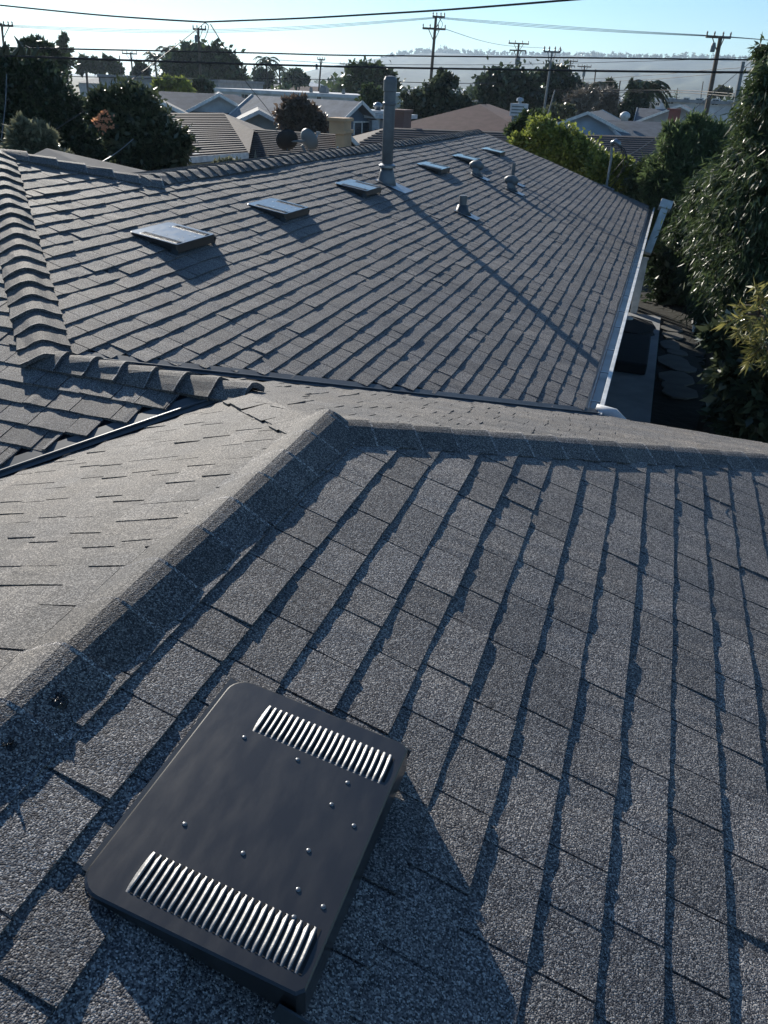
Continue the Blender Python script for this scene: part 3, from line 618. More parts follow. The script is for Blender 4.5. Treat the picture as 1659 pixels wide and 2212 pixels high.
tree('yellow_green_shrub','lower yellow-green shrub behind the service mast','shrub',22.6,
 [(1300,365,30),(1335,385,34),(1290,395,34),(1365,405,30),(1350,370,24),(1325,410,40)],12000,.12,.035,'leaves_bright',seed=3,tr=.09,clump=.2)
tree('olive_green_shrub','mid-green shrub squeezed between the service mast and the big tree','shrub',22.,
 [(1385,400,32),(1410,430,34),(1400,370,26),(1380,430,34),(1435,450,30)],9000,.15,.02,'leaves_mid',seed=4,tr=.09,droop=.4)
tree('dark_shrub','dark feathery shrub at the foot of the red hipped roof','shrub',27.,
 [(1110,278,16),(1135,268,20),(1160,262,18),(1120,292,16)],3500,.14,.03,'leaves_mid',seed=5,tr=.07)
# sunlit sprays hanging in at the right edge
def spray(label,px,py,d,dirs,n,leaf,seed,lm='leaves_spray'):
    rd=random.Random(seed); q=at(px,py,d); t=thing('leafy_branch',label,'branch',q); m=MB(); Ps=[];Ds=[];Ls=[]
    root=at(1760,760,d+.6); m.tube([root,(root+q)/2+(0,0,.1),q],[.03,.02,.012],6)
    for (dx,dy) in dirs:
        e=at(px+dx,py+dy,d+rd.uniform(-.2,.2)); m.tube([q,(q+e)/2+np.array([0,0,.04]),e],[.01,.007,.003],5)
        for i in range(n):
            s_=rd.uniform(.25,1.05); Ps.append(q*(1-s_)+e*s_); v=(e-q); v=v/np.linalg.norm(v); Ds.append(v*.5+np.array([rd.gauss(0,.7),rd.gauss(0,.7),rd.gauss(-.15,.5)])); Ls.append(leaf*rd.uniform(.7,1.25))
    m.build('stem',M['bark'],t,smooth=True)
    foliage_mesh('leaves',np.array(Ps),np.array(Ls),np.array(Ls)*.075,np.array(Ds),rng.random(len(Ps)),LM[lm],t)
spray('sunlit spray of long pale leaves sticking up at the right edge',1640,680,6.6,[(-8,-62),(-45,-20),(10,-40),(20,-10),(-70,15),(-50,40),(-20,40),(15,30)],40,.11,1)
spray('lower sunlit spray of drooping leaves at the right edge',1655,745,6.8,[(-55,-20),(-30,10),(-40,40),(5,50),(20,10),(-15,-20)],44,.11,2)
tree('broadleaf_shrub','dark broad-leaved shrub in the shade below the sunlit sprays','shrub',9.5,[(1610,800,60),(1660,740,70),(1680,850,80),(1560,720,30),(1640,900,60)],5200,.17,.04,'leaves_gloss',seed=8,tr=.06)
# left side
tree('dense_fig_tree','huge dark dense tree filling the upper left with a smooth sloping side','tree',19,
 [(-60,250,130),(10,190,75),(60,200,85),(90,260,100),(88,168,40),(125,310,90),(180,350,85),(0,330,120),(240,400,70),(128,240,45),(170,270,50),(80,390,90),(305,420,45),(200,310,45)],120000,.10,.03,'leaves_dark',seed=10,tr=.4,clump=.10,shell=.7,bark='bark_d')
tree('round_topped_tree','rounded tree top showing above the dark tree at far left','tree',42,[(75,105,20),(90,115,26),(60,118,20),(110,140,25)],2600,.35,.11,'leaves_dark',seed=11)
tree('pale_shrub','bushy shrub with upright pale-edged leaves at the left above the ridge','shrub',14.5,[(50,292,24),(78,300,28),(95,310,26),(40,320,26),(62,320,32),(47,272,12)],4200,.12,.022,'leaves_cream',seed=12,tr=.06,outer=.9)
tree('pale_shrub','small pale shrub tip beside the pointed brown roof','shrub',14.8,[(135,338,11),(146,344,9)],380,.10,.02,'leaves_cream',seed=13,tr=.03)
ft=tree('flowering_tree','leafy tree with a cluster of orange flowers in front of the dark tree','tree',16.5,
 [(300,250,52),(255,265,40),(340,300,48),(215,250,26),(375,310,34),(290,215,34),(240,215,24),(350,340,46),(300,310,50),(360,370,30),(205,225,20),(265,330,30)],15000,.13,.03,'leaves_gloss',seed=14,tr=.13,clump=.24)
P,L,W,D,T=crown([(at(228,264,15.6),(.13,.13,.13))],110,.06,.025); foliage_mesh('orange_flowers',P,L,W,D,T,LM['leaves_orange'],ft)
tree('garden_shrub','pale twiggy shrub in front of the cream house wall','shrub',20,[(470,358,14),(487,352,12),(498,362,12)],900,.12,.03,'leaves_cream',seed=15,tr=.04)
tree('garden_shrub','smaller pale shrub tip at the window of the cream house','shrub',20,[(512,357,7),(508,364,7)],260,.12,.03,'leaves_cream',seed=16,tr=.03)
# plants and trees of the neighbourhood: name,label,range,blobs,n,leaf,w,mat
NB=[
('bushy_tree','reddish brown bushy tree in front of the blue gabled house',35,[(635,245,26),(660,258,28),(618,252,20),(690,268,20),(645,222,16),(655,275,28),(620,228,11),(675,245,16)],5200,.20,.05,'leaves_brown'),
('glossy_tree','glossy dark tree glittering with light at the foot of the tallest pole',52,[(930,235,36),(900,245,34),(965,235,34),(985,250,34),(950,200,24),(965,180,20),(915,205,20),(880,225,20),(1005,225,18),(930,265,44),(985,275,30),(950,165,12)],11000,.26,.10,'leaves_gloss'),
('broad_tree','large dark clipped tree, left of the two side by side',75,[(1060,190,32),(1085,200,42),(1110,190,36),(1050,215,28),(1130,215,36),(1095,225,34)],9000,.4,.16,'leaves_dark'),
('broad_tree','large dark clipped tree, right of the two side by side',80,[(1160,185,34),(1195,190,42),(1225,205,32),(1180,215,44),(1140,195,28),(1220,225,30),(1150,225,34)],9500,.4,.16,'leaves_dark'),
('round_tree','big hazy round tree behind the splice pole',130,[(440,140,42),(400,155,38),(375,150,26),(480,150,36),(510,165,20),(430,170,46),(460,115,20),(410,118,18)],7000,.75,.3,'leaves_mid'),
('leafy_tree','green tree behind the flue pipe top',95,[(800,160,26),(775,170,26),(825,170,26),(760,182,18),(840,185,20),(795,185,30),(815,142,10)],4500,.5,.2,'leaves_mid'),
('leafy_tree','lower green tree left of the flue pipe',60,[(800,210,20),(820,220,18),(790,225,15)],1800,.3,.12,'leaves_mid'),
('sparse_conifer','thin sparse conifer poking above the treeline at left',120,[(137,82,6),(134,95,9),(140,108,12),(136,125,15),(141,140,17)],1300,.6,.16,'leaves_mid'),
('roadside_tree','hazy tree first right of the sparse conifer',150,[(183,135,10),(190,142,12),(176,146,9)],600,.8,.3,'leaves_mid'),
('roadside_tree','hazy tree second right of the sparse conifer',150,[(208,142,11),(218,146,10)],500,.8,.3,'leaves_mid'),
('roadside_tree','hazy tree third right of the sparse conifer',150,[(236,138,12),(246,144,12),(256,148,8)],700,.8,.3,'leaves_mid'),
('round_tree','small round tree left of the big hazy round tree',140,[(303,150,11),(315,154,10),(293,155,8)],700,.7,.3,'leaves_dark'),
('banana_clump','yellow-green clump of big leaves under the splice pole',70,[(345,188,8),(365,186,8),(385,184,9),(402,186,8)],700,.6,.14,'leaves_bright'),
('dark_shrub','dark shrub at the foot of the splice pole',72,[(425,190,10),(438,184,12),(450,192,9)],700,.4,.15,'leaves_dark'),
('dry_bush','bare greyish bush left half of the dry thicket before the cypresses',70,[(1255,215,22),(1235,225,20),(1275,205,18),(1262,235,18)],3000,.35,.035,'leaves_dry'),
('dry_bush','bare greyish bush right half of the dry thicket before the cypresses',72,[(1300,212,24),(1320,225,18),(1290,232,20),(1325,205,10)],3000,.35,.035,'leaves_dry'),
('leafy_tree','small tree beside the plain pole above the dry thicket',110,[(1315,180,8),(1322,184,8)],260,.5,.2,'leaves_mid'),
('hedge','clipped hedge with pale tips right of the white rooftop cooler',66,[(1195,243,12),(1212,240,12),(1228,242,12),(1178,246,10)],1400,.25,.09,'leaves_olive'),
('round_tree','pale rounded tree above the white apartment block',130,[(1548,200,8),(1560,198,9),(1572,201,8)],500,.5,.2,'leaves_olive'),
('treeline_tree','hazy dark tree on the horizon left of the thin pole pair',160,[(560,172,14),(575,168,14)],700,.8,.35,'leaves_dark'),
('treeline_tree','hazy low wide tree on the horizon right of the thin pole pair',165,[(625,170,14),(640,168,13),(655,174,10)],800,.8,.35,'leaves_mid'),
('shrub_row','dark shrub row below the flat roofed building at centre',58,[(860,262,10),(880,268,10),(915,272,10)],500,.3,.12,'leaves_dark'),
]
for i,(nm,lb,d,bl,n,lf,wd,lm) in enumerate(NB):
    tree(nm,lb,nm.split('_')[-1] if nm.split('_')[-1] in('tree','conifer','bush','hedge') else 'shrub',d,bl,n,lf,wd,lm,seed=30+i,tr=.25 if d>60 else .12,clump=.2,bark='bark_d')
def cypress(label,px,top,bot,wpx,d,seed):
    b=[]; n=9
    for i in range(n):
        t=i/(n-1); b.append((px+random.uniform(-.6,.6),top+(bot-top)*t,max(1.6,wpx*t**.8),0))
    tree('cypress',label,'tree',d,b,4200,.32,.10,'leaves_dark',seed=seed,tr=.12,clump=.3,shell=.3,droop=-.8)
cypress('taller pointed cypress of the pair','1'and 1367,168,245,17,75,1); cypress('shorter pointed cypress right of the taller one',1381,184,245,15,76,2)
tree('cypress_base_shrub','wide dark shrub at the foot of the left cypress','shrub',74,[(1345,238,14),(1335,247,12),(1352,228,10)],1300,.3,.1,'leaves_dark',seed=60,tr=.1)
def palm(label,px,py,base_py,d,fr,leafn=60,n=16,seed=0,group=None,lm='leaves_mid',tr=.18):
    rd=random.Random(seed); top=at(px,py,d); t=thing('palm_tree',label,'palm tree',(top[0],top[1],GZ),group)
    m=MB(); m.tube([(top[0],top[1],GZ),(top[0]+.2,top[1],(GZ+top[2])/2),top],[tr*1.3,tr,tr*.8],8); m.build('trunk',M['bark'],t,smooth=True)
    Ps=[];Ds=[];fs=MB()
    for i in range(n):
        a=6.283*i/n+rd.uniform(-.2,.2); el_=rd.uniform(-.2,1.2); h=np.array([math.cos(a),math.sin(a),0]); prev=top
        for k in range(1,9):
            s_=k/8; p=top+h*fr*s_*math.cos(el_*.6)+np.array([0,0,fr*(math.sin(el_)*s_-.75*s_*s_)])
            fs.tube([prev,p],[.03,.02],4,False); tang=(p-prev)/np.linalg.norm(p-prev); side=np.cross(tang,[0,0,1.]); side/=np.linalg.norm(side)+1e-6
            for j in range(max(2,leafn//16)):
                for sg in(-1,1):
                    Ps.append(prev+(p-prev)*rd.random()); Ds.append(side*sg+tang*.7+np.array([0,0,-.5]))
            prev=p
    n_=len(Ps); foliage_mesh('fronds',np.array(Ps),np.full(n_,fr*.33),np.full(n_,fr*.022),np.array(Ds),rng.random(n_),LM[lm],t); fs.build('frond_stem',M['bark'],t)
palm('bushy palm right of the cypress pair',1400,190,245,78,2.1,120,22,1,tr=.3); palm('yellowish palm above the dry thicket',1275,188,230,85,1.8,100,18,2,lm='leaves_olive'); palm('thin tall fan palm standing alone on the horizon',575,132,170,150,2.6,60,16,3); palm('shorter fan palm right of the lone tall one',603,148,170,160,2.2,60,14,4); palm('thin palm between the pole pair and the round tree',333,122,160,150,2.3,60,14,5); palm('tall fan palm behind the left edge of the big round tree',358,105,170,160,1.9,60,14,6)
# spiky leaves against the sky at the top left
sk=thing('spiky_plant','spiky curved leaves standing against the sky at the far left','plant',at(20,120,17)*[1,1,0]+[0,0,GZ]); m=MB()
for (x0,y0_,x1,y1_) in ((0,118,12,88),(14,118,8,92),(45,118,30,77),(50,118,36,92),(30,118,42,100),(62,118,54,98),(74,120,80,98),(4,120,-4,98)):
    A=at(x0,y0_,17);B=at(x1,y1_,17); m.tube([A,(A+B)/2+np.array([.05,0,.03]),B],[.05,.035,.006],5)
m.tube([at(30,150,19.5),at(30,200,19.5),at(30,200,19.5)*[1,1,0]+[0,0,GZ]],.10,7)
m.build('leaf_blades',leaf_mat('spike_leaves',(.02,.03,.02),(.05,.06,.035)),sk)
# ------------------------------------------------------------------ neighbouring houses
def roofmat(k,c,rough=.85): M[k]=mat(k,c,rough,scale=2.5,bump=.01,bscale=14); return k
roofmat('roof_grey',(.17,.175,.18)); roofmat('roof_pale',(.25,.26,.27)); roofmat('roof_red',(.13,.072,.062)); roofmat('roof_darkgrey',(.11,.115,.12)); roofmat('roof_umber',(.095,.078,.074)); roofmat('roof_slate',(.135,.15,.165))
for k,c in dict(w_cream=(.52,.45,.33),w_blue=(.10,.15,.21),w_white=(.62,.63,.64),w_grey=(.33,.34,.35),w_paleblue=(.40,.50,.62),w_orange=(.55,.37,.22),brick=(.25,.085,.07),brick_br=(.20,.12,.10),w_sage=(.40,.43,.41)).items(): M[k]=mat(k,c,.85,scale=1.5,bump=.005,bscale=20)
nrm=lambda v:np.array(v,float)/np.linalg.norm(v)
def house(label,P,Q,hw,pitch,rm,wm,ends='gg',over=.45,course=0,windows=(),cat='house',base=GZ,flat=False,name='house',group=None):
    """ridge P-Q; hw = half width; ends: g gable, h hip; windows: (side,t,z above ground,w,h); side f = long side facing the camera, p/q = gable ends"""
    P=np.array(P,float);Q=np.array(Q,float); zr_=(P[2]+Q[2])/2; P[2]=Q[2]=zr_
    D=Q-P; Ln=np.linalg.norm(D); D=D/Ln; N=np.array([D[1],-D[0],0]); 
    if np.dot(N,(P+Q)/2)>0: N=-N                      # N towards the camera
    ze=zr_-hw*pitch; t=thing(name,label,cat,((P[0]+Q[0])/2,(P[1]+Q[1])/2,base),group)
    ip=hw if ends[0]=='h' else 0; iq=hw if ends[1]=='h' else 0
    eo=over; ezo=ze-eo*pitch
    def roofside(n_):
        m=MB(); A=P-D*(0 if ip else eo); B=Q+D*(0 if iq else eo)
        E0=P-D*(ip+ (eo if ip else eo)); E1=Q+D*(iq+eo)
        k=max(1,int((hw+eo)*math.sqrt(1+pitch*pitch)/course)) if course else 1; th=.028 if course else 0
        low=lambda s_:(A*(1-s_)+(E0+n_*(hw+eo)+(0,0,ezo-zr_))*s_, B*(1-s_)+(E1+n_*(hw+eo)+(0,0,ezo-zr_))*s_)
        for i in range(k):
            a0,b0=low(i/k); a1,b1=low((i+1)/k); u=np.array([0,0,th])
            m.quad(a0,b0,b1+u,a1+u,random.uniform(.9,1.1)); 
            if course: m.quad(a1+u,b1+u,b1,a1)
        a1,b1=low(1); m.quad(a1+(0,0,th),b1+(0,0,th),b1-(0,0,.1),a1-(0,0,.1)); m.quad(A-(0,0,.1),B-(0,0,.1),b1-(0,0,.1),a1-(0,0,.1))
        m.build('roof',M[rm],t)
    roofside(N); roofside(-N)
    for R_,sg,ih in ((P,-1,ip),(Q,1,iq)):
        if ih:
            m=MB(); e=R_+D*sg*(ih+eo)+np.array([0,0,ezo-zr_]); m.add([R_,e+N*(hw+eo),e-N*(hw+eo)],[(0,1,2)]); m.quad(e+N*(hw+eo),e-N*(hw+eo),e-N*(hw+eo)-(0,0,.1),e+N*(hw+eo)-(0,0,.1)); m.build('roof',M[rm],t)
    W=MB(); w0=P-D*(ip-.0); w1=Q+D*iq; zt=ze-.12
    ring=[w0+N*hw,w1+N*hw,w1-N*hw,w0-N*hw]; ring=[np.array([x[0],x[1],base]) for x in ring]; W.prism(ring,(0,0,zt-base))
    for R_,sg,ih in ((P,-1,ip),(Q,1,iq)):
        if not ih: W.prism([R_+N*hw+(0,0,zt-zr_),R_-N*hw+(0,0,zt-zr_),R_-(0,0,.13)],-D*sg*.12)
    W.build('wall',M[wm],t)
    F_=MB(); k=.07
    def board(a,b):
        d=nrm(b-a); s_=nrm(np.cross(d,[0,0,1.])); F_.prism([a+(0,0,k),b+(0,0,k),b-(0,0,k*1.3),a-(0,0,k*1.3)],s_*.04)
    for n_ in (N,-N):
        e0=P-D*(ip+eo)+n_*(hw+eo+.03)+(0,0,ezo-zr_-.04); e1=Q+D*(iq+eo)+n_*(hw+eo+.03)+(0,0,ezo-zr_-.04); board(e0,e1)
        for R_,sg,ih in ((P,-1,ip),(Q,1,iq)):
            if not ih: board(R_+D*sg*(eo+.03)-(0,0,.03),R_+D*sg*(eo+.03)+n_*(hw+eo)+(0,0,ezo-zr_-.03))
    F_.build('fascia',M['fascia'],t)
    for (sd_,tt,zz,ww,hh) in windows:
        if sd_=='f': O=w0*(1-tt)+w1*tt+N*(hw+.0); d=D; n_=N
        elif sd_=='p': O=P-N*0+N*(tt*hw); d=N; n_=-D
        else: O=Q+N*(tt*hw); d=N; n_=D
        O=np.array([O[0],O[1],base+zz]); ax=(d,n_,np.array([0,0,1.]))
        f=MB(); f.box(O+n_*.03,(ww/2+.07,.035,hh/2+.07),ax); fo=f.build('window',M['fascia'],t)
        g_=MB(); g_.box(O+n_*.068-d*ww*.26,(ww*.22,.004,hh/2),ax); g_.box(O+n_*.068+d*ww*.26,(ww*.22,.004,hh/2),ax); g_.build('pane',M['glass'],fo)
    return t,D,N
def chimney(t,px,py0,py1,wpx,d,m,dd=.6):
    A=at(px,py0,d); B=at(px,py1,d); w_=wpx*mpp(A)/2; b=MB()
    b.box(((A[0]+B[0])/2,(A[1]+B[1])/2,(A[2]+B[2])/2),(w_,dd/2,(A[2]-B[2])/2)); b.box((A[0],A[1],A[2]+.04),(w_+.06,dd/2+.06,.05)); return b.build('chimney',M[m],t,bevel=.01)
# cream house right behind the far roof
t,D,N=house('cream stuccoed house with ribbed brown-grey roof and tan chimney at its gable end',onz(479,274,-1.42),onz(733,290,-1.42),2.5,.36,'roof_umber','w_cream','gg',course=.13,over=.3,windows=(('f',.2,1.7,1.6,.8),('f',.42,1.8,2.0,.7)))
chimney(t,735,261,289,33,27.2,'w_orange',.7); chimney(t,742,287,335,20,27.2,'w_orange',.66)
b=MB(); P0=at(302,244,33.0);P0b=at(483,244,31.5); e0=at(389,349,23.5);e1=at(538,333,26.);h_=at(548,283,28.5); e00=at(290,352,23.)
k=22
for i in range(k):
    f=lambda a,c,s_:a*(1-s_)+c*s_
    u=np.array([0,0,.03]); a0,b0=f(P0,e00,i/k),f(P0b,e1,i/k); a1,b1=f(P0,e00,(i+1)/k),f(P0b,e1,(i+1)/k)
    b.quad(a0,b0,b1+u,a1+u,random.uniform(.9,1.1)); b.quad(a1+u,b1+u,b1,a1)
b.add([P0b,e1,h_],[(0,1,2)]); b.add([P0b,h_,P0b+(2.,5.5,-1.6),P0+(-1,6,-1.6),P0],[(0,1,2,3,4)]); b.build('roof',M['roof_umber'],t)
b=MB(); b.prism([e00+(0,.5,-.15),e1+(0,.5,-.15),h_+(0,.0,-.3),P0b+(1.5,5,-1.8),P0+(-1,5,-1.9)],(0,0,-2.6)); b.build('wall',M['w_cream'],t)
b=MB(); s_=nrm(e1-e00); b.prism([e00+(0,-.03,.05),e1+(0,-.03,.05),e1+(0,-.03,-.12),e00+(0,-.03,-.12)],(0,-.05,0)); b.build('fascia',M['fascia'],t)
for px in (404,):
    q=at(px,366,25.2); b=MB(); b.box(q,(.45,.05,.45)); fo=b.build('window',M['fascia'],t); b=MB(); b.box(q-(0,.06,0),(.37,.02,.37)); b.build('pane',M['glass'],fo)
# grey house behind it, with two gables facing
house('long grey-roofed house with a white front gable, behind the cream house',at(345,197,47),at(508,204,47),6.0,.33,'roof_slate','w_grey','hh',course=0,windows=(('f',.8,1.6,1.4,.9),))
house('low grey cross-gabled porch wing with white gable face',at(473,203,44.5),at(473,197,52),3.2,.5,'roof_slate','w_white','gg',name='house_wing')
house('small dark-gabled house front at left behind the cream house',at(349,219,41),at(352,212,49),3.4,.42,'roof_grey','w_blue','gg')
house('pale gabled house roof beside the flowering tree',at(274,218,50),at(280,212,58),3.2,.5,'roof_grey','w_white','gg')
# blue house with pale roof
t,D,N=house('slate blue gabled house with pale grey roof and white trim',at(763,222,40),at(560,203,44),4.2,.55,'roof_pale','w_blue','gg',over=.5,windows=(('p',.55,2.6,.5,1.3),('p',-.15,3.1,1.15,.75)))
b=MB(); q=at(812,262,40.5); b.box(q-(0,0,.9),(.16,.1,.95)); b.build('corner_post',M['white_pipe'],t)
t,D,N=house('pale house front with small gabled porch, left of the reddish bush',at(559,240,37.5),at(556,228,44),3.2,.45,'roof_pale','w_sage','gg',over=.5,windows=(('p',.25,2.1,1.7,.9),('p',-.6,2.1,1.1,.8)))
t=thing('small_flat_roof_house','small pale flat-roofed annex with round roof vent, right of the blue house',cat='house',loc=at(820,262,42)*[1,1,0]+[0,0,GZ])
q=at(820,252,42); b=MB(); b.box((q[0],q[1],(q[2]+GZ)/2-.1),(1.1,1.2,(q[2]-GZ)/2)); b.build('wall',M['w_grey'],t); b=MB(); b.box(q+(0,0,.05),(1.5,1.5,.09)); b.box(q+(-.1,0,.22),(1.2,1.2,.06)); b.build('roof',M['white_pipe'],t)
b=MB(); b.lathe(q+(0,-.3,.28),[(.16,0),(.16,.12),(.24,.14),(.22,.26),(.1,.34),(.01,.36)],12); b.build('roof_vent',M['galv'],t,smooth=True)
# striped roof right behind our far gable
t,D,N=house('house with long dark red-brown roof in fine rows behind the far gable end',at(835,277,31),at(1450,295,35.5),4.9,.36,'roof_umber','w_cream','hg',course=.185)
chimney(t,866,242,280,30,33,'brick_br',1.0)
# red hipped roof
t,D,N=house('house with dusty red hipped roof',at(1036,224,48),at(1056,226,50),6.2,.32,'roof_red','w_cream','hh',over=.5)
ac=thing('rooftop_cooler','white boxy cooler with a small turbine on top, standing beyond the red hipped roof','cooler',at(1121,247,47)); q=at(1121,237,47)
b=MB(); b.box(q,(.42,.4,.30)); b.build('case',M['w_white'],ac,bevel=.02); b=MB(); b.lathe(q+(0,0,.3),[(.1,0),(.1,.1),(.2,.12),(.18,.24),(.02,.3)],10); b.build('turbine',M['galv'],ac)
b=MB(); 
for k in range(3): b.box(q+(0,-.41,-.15+.15*k),(.33,.01,.03))
b.build('grille',M['trans'],ac); b=MB(); b.box((q[0],q[1],(q[2]+GZ)/2-.2),(.3,.3,(q[2]-GZ)/2-.1)); b.build('stand',M['w_grey'],ac)
# grey gabled house, centre right
t,D,N=house('slate grey house with a pale blue-grey front gable, left of the red chimney',at(1272,244,47),at(1300,236,56),5.0,.40,'roof_slate','w_paleblue','gg',over=.5)
t,D,N=house('long low grey roof running right from the pale blue-grey gable',at(1322,257,48),at(1470,268,50),5.2,.27,'roof_slate','w_grey','gg',over=.5)
b=MB(); q=at(1349,257,47.5); b.lathe(q-(0,0,.1),[(.2,0),(.2,.14),(.28,.18),(.26,.34),(.12,.44),(.01,.46)],12); b.build('turbine_vent',M['white_pipe'],t,smooth=True)
t,D,N=house('brown-grey gabled house with red chimney before the white apartments',at(1470,229,62),at(1480,224,70),3.7,.42,'roof_grey','w_grey','gg',over=.5)
chimney(t,1456,238,268,24,58,'brick',.8)
house('low grey roofs left of the small gabled house with red chimney',at(1390,233,72),at(1448,237,72),4.5,.3,'roof_slate','w_grey','gg')
# flat roofed blocks
def block(label,px0,py0,px1,py1,d0,d1,depth,wm,wins=(),roofm='w_white',cat='building',name='flat_roofed_building'):
    A=at(px0,py0,d0);B=at(px1,py1,d1); z=(A[2]+B[2])/2; A[2]=B[2]=z; D=nrm(B-A); N=np.array([D[1],-D[0],0]); 
    if np.dot(N,A+B)>0: N=-N
    t=thing(name,label,cat,((A[0]+B[0])/2,(A[1]+B[1])/2,GZ)); g=lambda p,zz:np.array([p[0],p[1],zz])
    b=MB(); b.prism([g(A,GZ),g(B,GZ),g(B-N*depth,GZ),g(A-N*depth,GZ)],(0,0,z-.25-GZ)); b.build('wall',M[wm],t)
    b=MB(); b.prism([g(A+N*.25-D*.2,z-.248),g(B+N*.25+D*.2,z-.248),g(B-N*depth+D*.2,z-.248),g(A-N*depth-D*.2,z-.248)],(0,0,.28)); b.build('roof',M[roofm],t)
    for (px,py,w_,h_) in wins:
        r=ray(px,py); k=np.dot(A,N)/np.dot(r,N); q=r*k; ax=(D,N,np.array([0,0,1.])); wm_=w_*mpp(q)/2; hm=h_*mpp(q)/2
        f=MB(); f.box(q+N*.03,(wm_+.08,.05,hm+.08),ax); fo=f.build('window',M['fascia'],t); p_=MB(); p_.box(q+N*.085-D*wm_*.5,(wm_*.44,.008,hm),ax); p_.box(q+N*.085+D*wm_*.5,(wm_*.44,.008,hm),ax); p_.build('pane',M['glass'],fo)
    return t
t=block('long low white flat-roofed building stretching across the middle distance',455,190,782,207,86,78,14,'w_white',((530,213,17,16),(632,206,12,7),(660,210,12,6),(690,212,10,6)))
for px,py,s_ in ((700,196,.7),(672,192,.25),(742,196,.25)):
    q=at(px,py,82); b=MB(); b.box(q-(0,0,.2),(.5*s_,.5*s_,.5*s_+.1)); b.box(q+(0,0,.35*s_),(.36*s_,.36*s_,.25*s_)); b.build('roof_unit',M['trans'],t)
block('long grey flat roof at left behind the sparse conifer',215,158,470,176,95,90,16,'w_grey',roofm='roof_pale')
block('pale flat-roofed block behind the glossy dark tree',846,200,905,204,80,80,10,'w_sage')
block('white two storey apartment block at right',1437,212,1592,222,92,88,12,'w_white',((1450,219,15,10),(1483,216,11,6),(1511,219,15,9),(1546,221,15,10),(1577,222,10,6)),roofm='w_grey')
block('pale blue flat-roofed block left of the white apartments',1415,213,1446,215,96,96,10,'w_paleblue',((1400+20,225,8,5),))
# far town
rd=random.Random(21)
TOWN=[(1300,206,150,'w_white','roof_slate','far white house just left of the cypress pair'),(1420,204,180,'w_white','roof_pale','far white house above the pale blue flat block'),(1455,202,230,'w_grey','roof_grey','far grey house above the white apartment block'),(1490,203,260,'w_white','roof_red','far red-roofed house above the white apartment block'),
(1525,206,200,'w_cream','roof_slate','far cream house right of the thin pole over the apartments'),(1590,208,190,'w_white','roof_grey','far white house between the two big right-hand poles'),(1050,188,210,'w_white','roof_grey','far pale house just left of the left clipped tree'),(880,186,230,'w_cream','roof_slate','far cream house right of the flue top'),
(705,180,190,'w_white','roof_pale','far white house on the skyline left of the green tree'),(735,183,210,'w_grey','roof_slate','far grey house at the foot of the distant single-crossarm pole'),(600,182,220,'w_grey','roof_grey','far grey house under the fan palms'),(660,178,180,'w_cream','roof_red','far cream house with reddish roof behind the thin pole'),
(530,178,200,'w_white','roof_slate','far white house right behind the big hazy round tree'),(245,163,230,'w_grey','roof_slate','far house at left among the hazy roadside trees'),(1350,206,240,'w_white','roof_pale','far white house peeking between the cypresses and the thicket'),(905,180,330,'w_white','roof_grey','very far white house over the pale flat block')]
for px,py,d,wm,rm,lb in TOWN:
    q=at(px,py,d); x,y=q[0],q[1]; h_=2.9; w_,dp_=rd.uniform(5,8),rd.uniform(4,6); a=rd.choice((0,.3))
    t=thing('distant_house',lb,'house',(x,y,GZ),'far houses below the hills')
    ax=(np.array([math.cos(a),math.sin(a),0]),np.array([-math.sin(a),math.cos(a),0]),np.array([0,0,1.]))
    b=MB(); b.box((x,y,GZ+h_/2),(w_,dp_,h_/2),ax); b.build('wall',M[wm],t)
    b=MB(); c0=np.array([x,y,GZ+h_+.02]); 
    cs=[c0+ax[0]*(w_+.4)*i_+ax[1]*(dp_+.4)*j_ for i_,j_ in ((-1,-1),(1,-1),(1,1),(-1,1))]; r1,r2=c0-ax[0]*w_*.5+(0,0,1.6),c0+ax[0]*w_*.5+(0,0,1.6)
    b.add(cs+[r1,r2],[(0,1,5,4),(2,3,4,5),(1,2,5),(3,0,4),(0,3,2,1)]); b.build('roof',M[rm],t)
b=MB()
for i in range(240):
    az=R(rd.uniform(-34,8)); d=rd.uniform(380,1100); a=rd.choice((0,.3,1.5)); w_,dp_,h_=rd.uniform(4,11),rd.uniform(4,7),rd.uniform(2.6,5)
    ax=(np.array([math.cos(a),math.sin(a),0]),np.array([-math.sin(a),math.cos(a),0]),np.array([0,0,1.])); p=np.array([d*math.sin(az),d*math.cos(az),GZ]); b.box(p+(0,0,h_/2),(w_,dp_,h_/2),ax)
    b.prism([p-ax[0]*w_-ax[1]*(dp_+.3)+(0,0,h_+.02),p-ax[0]*w_+ax[1]*(dp_+.3)+(0,0,h_+.02),p-ax[0]*w_+(0,0,h_+1.5)],ax[0]*2*w_)
o=b.build('distant_town',M['w_white'],None,loc=(0,600,GZ)); tag(o,'mass of tiny pale buildings at the foot of the hills','town',kind='stuff')
b=[]
for i in range(150):
    az=rd.uniform(-36,8); d=rd.uniform(150,900); r=rd.uniform(2.,4.2); b.append((np.array([d*math.sin(R(az)),d*math.cos(R(az)),GZ+r*.8]),(r*1.2,r*1.2,r)))
P,L,W,D,T=crown(b,16000,1.3,.55); o=foliage_mesh('distant_trees',P,L,W,D,T,LM['leaves_mid'],None,loc=(0,300,GZ)); tag(o,'scattered far trees between the distant houses','trees',kind='stuff')
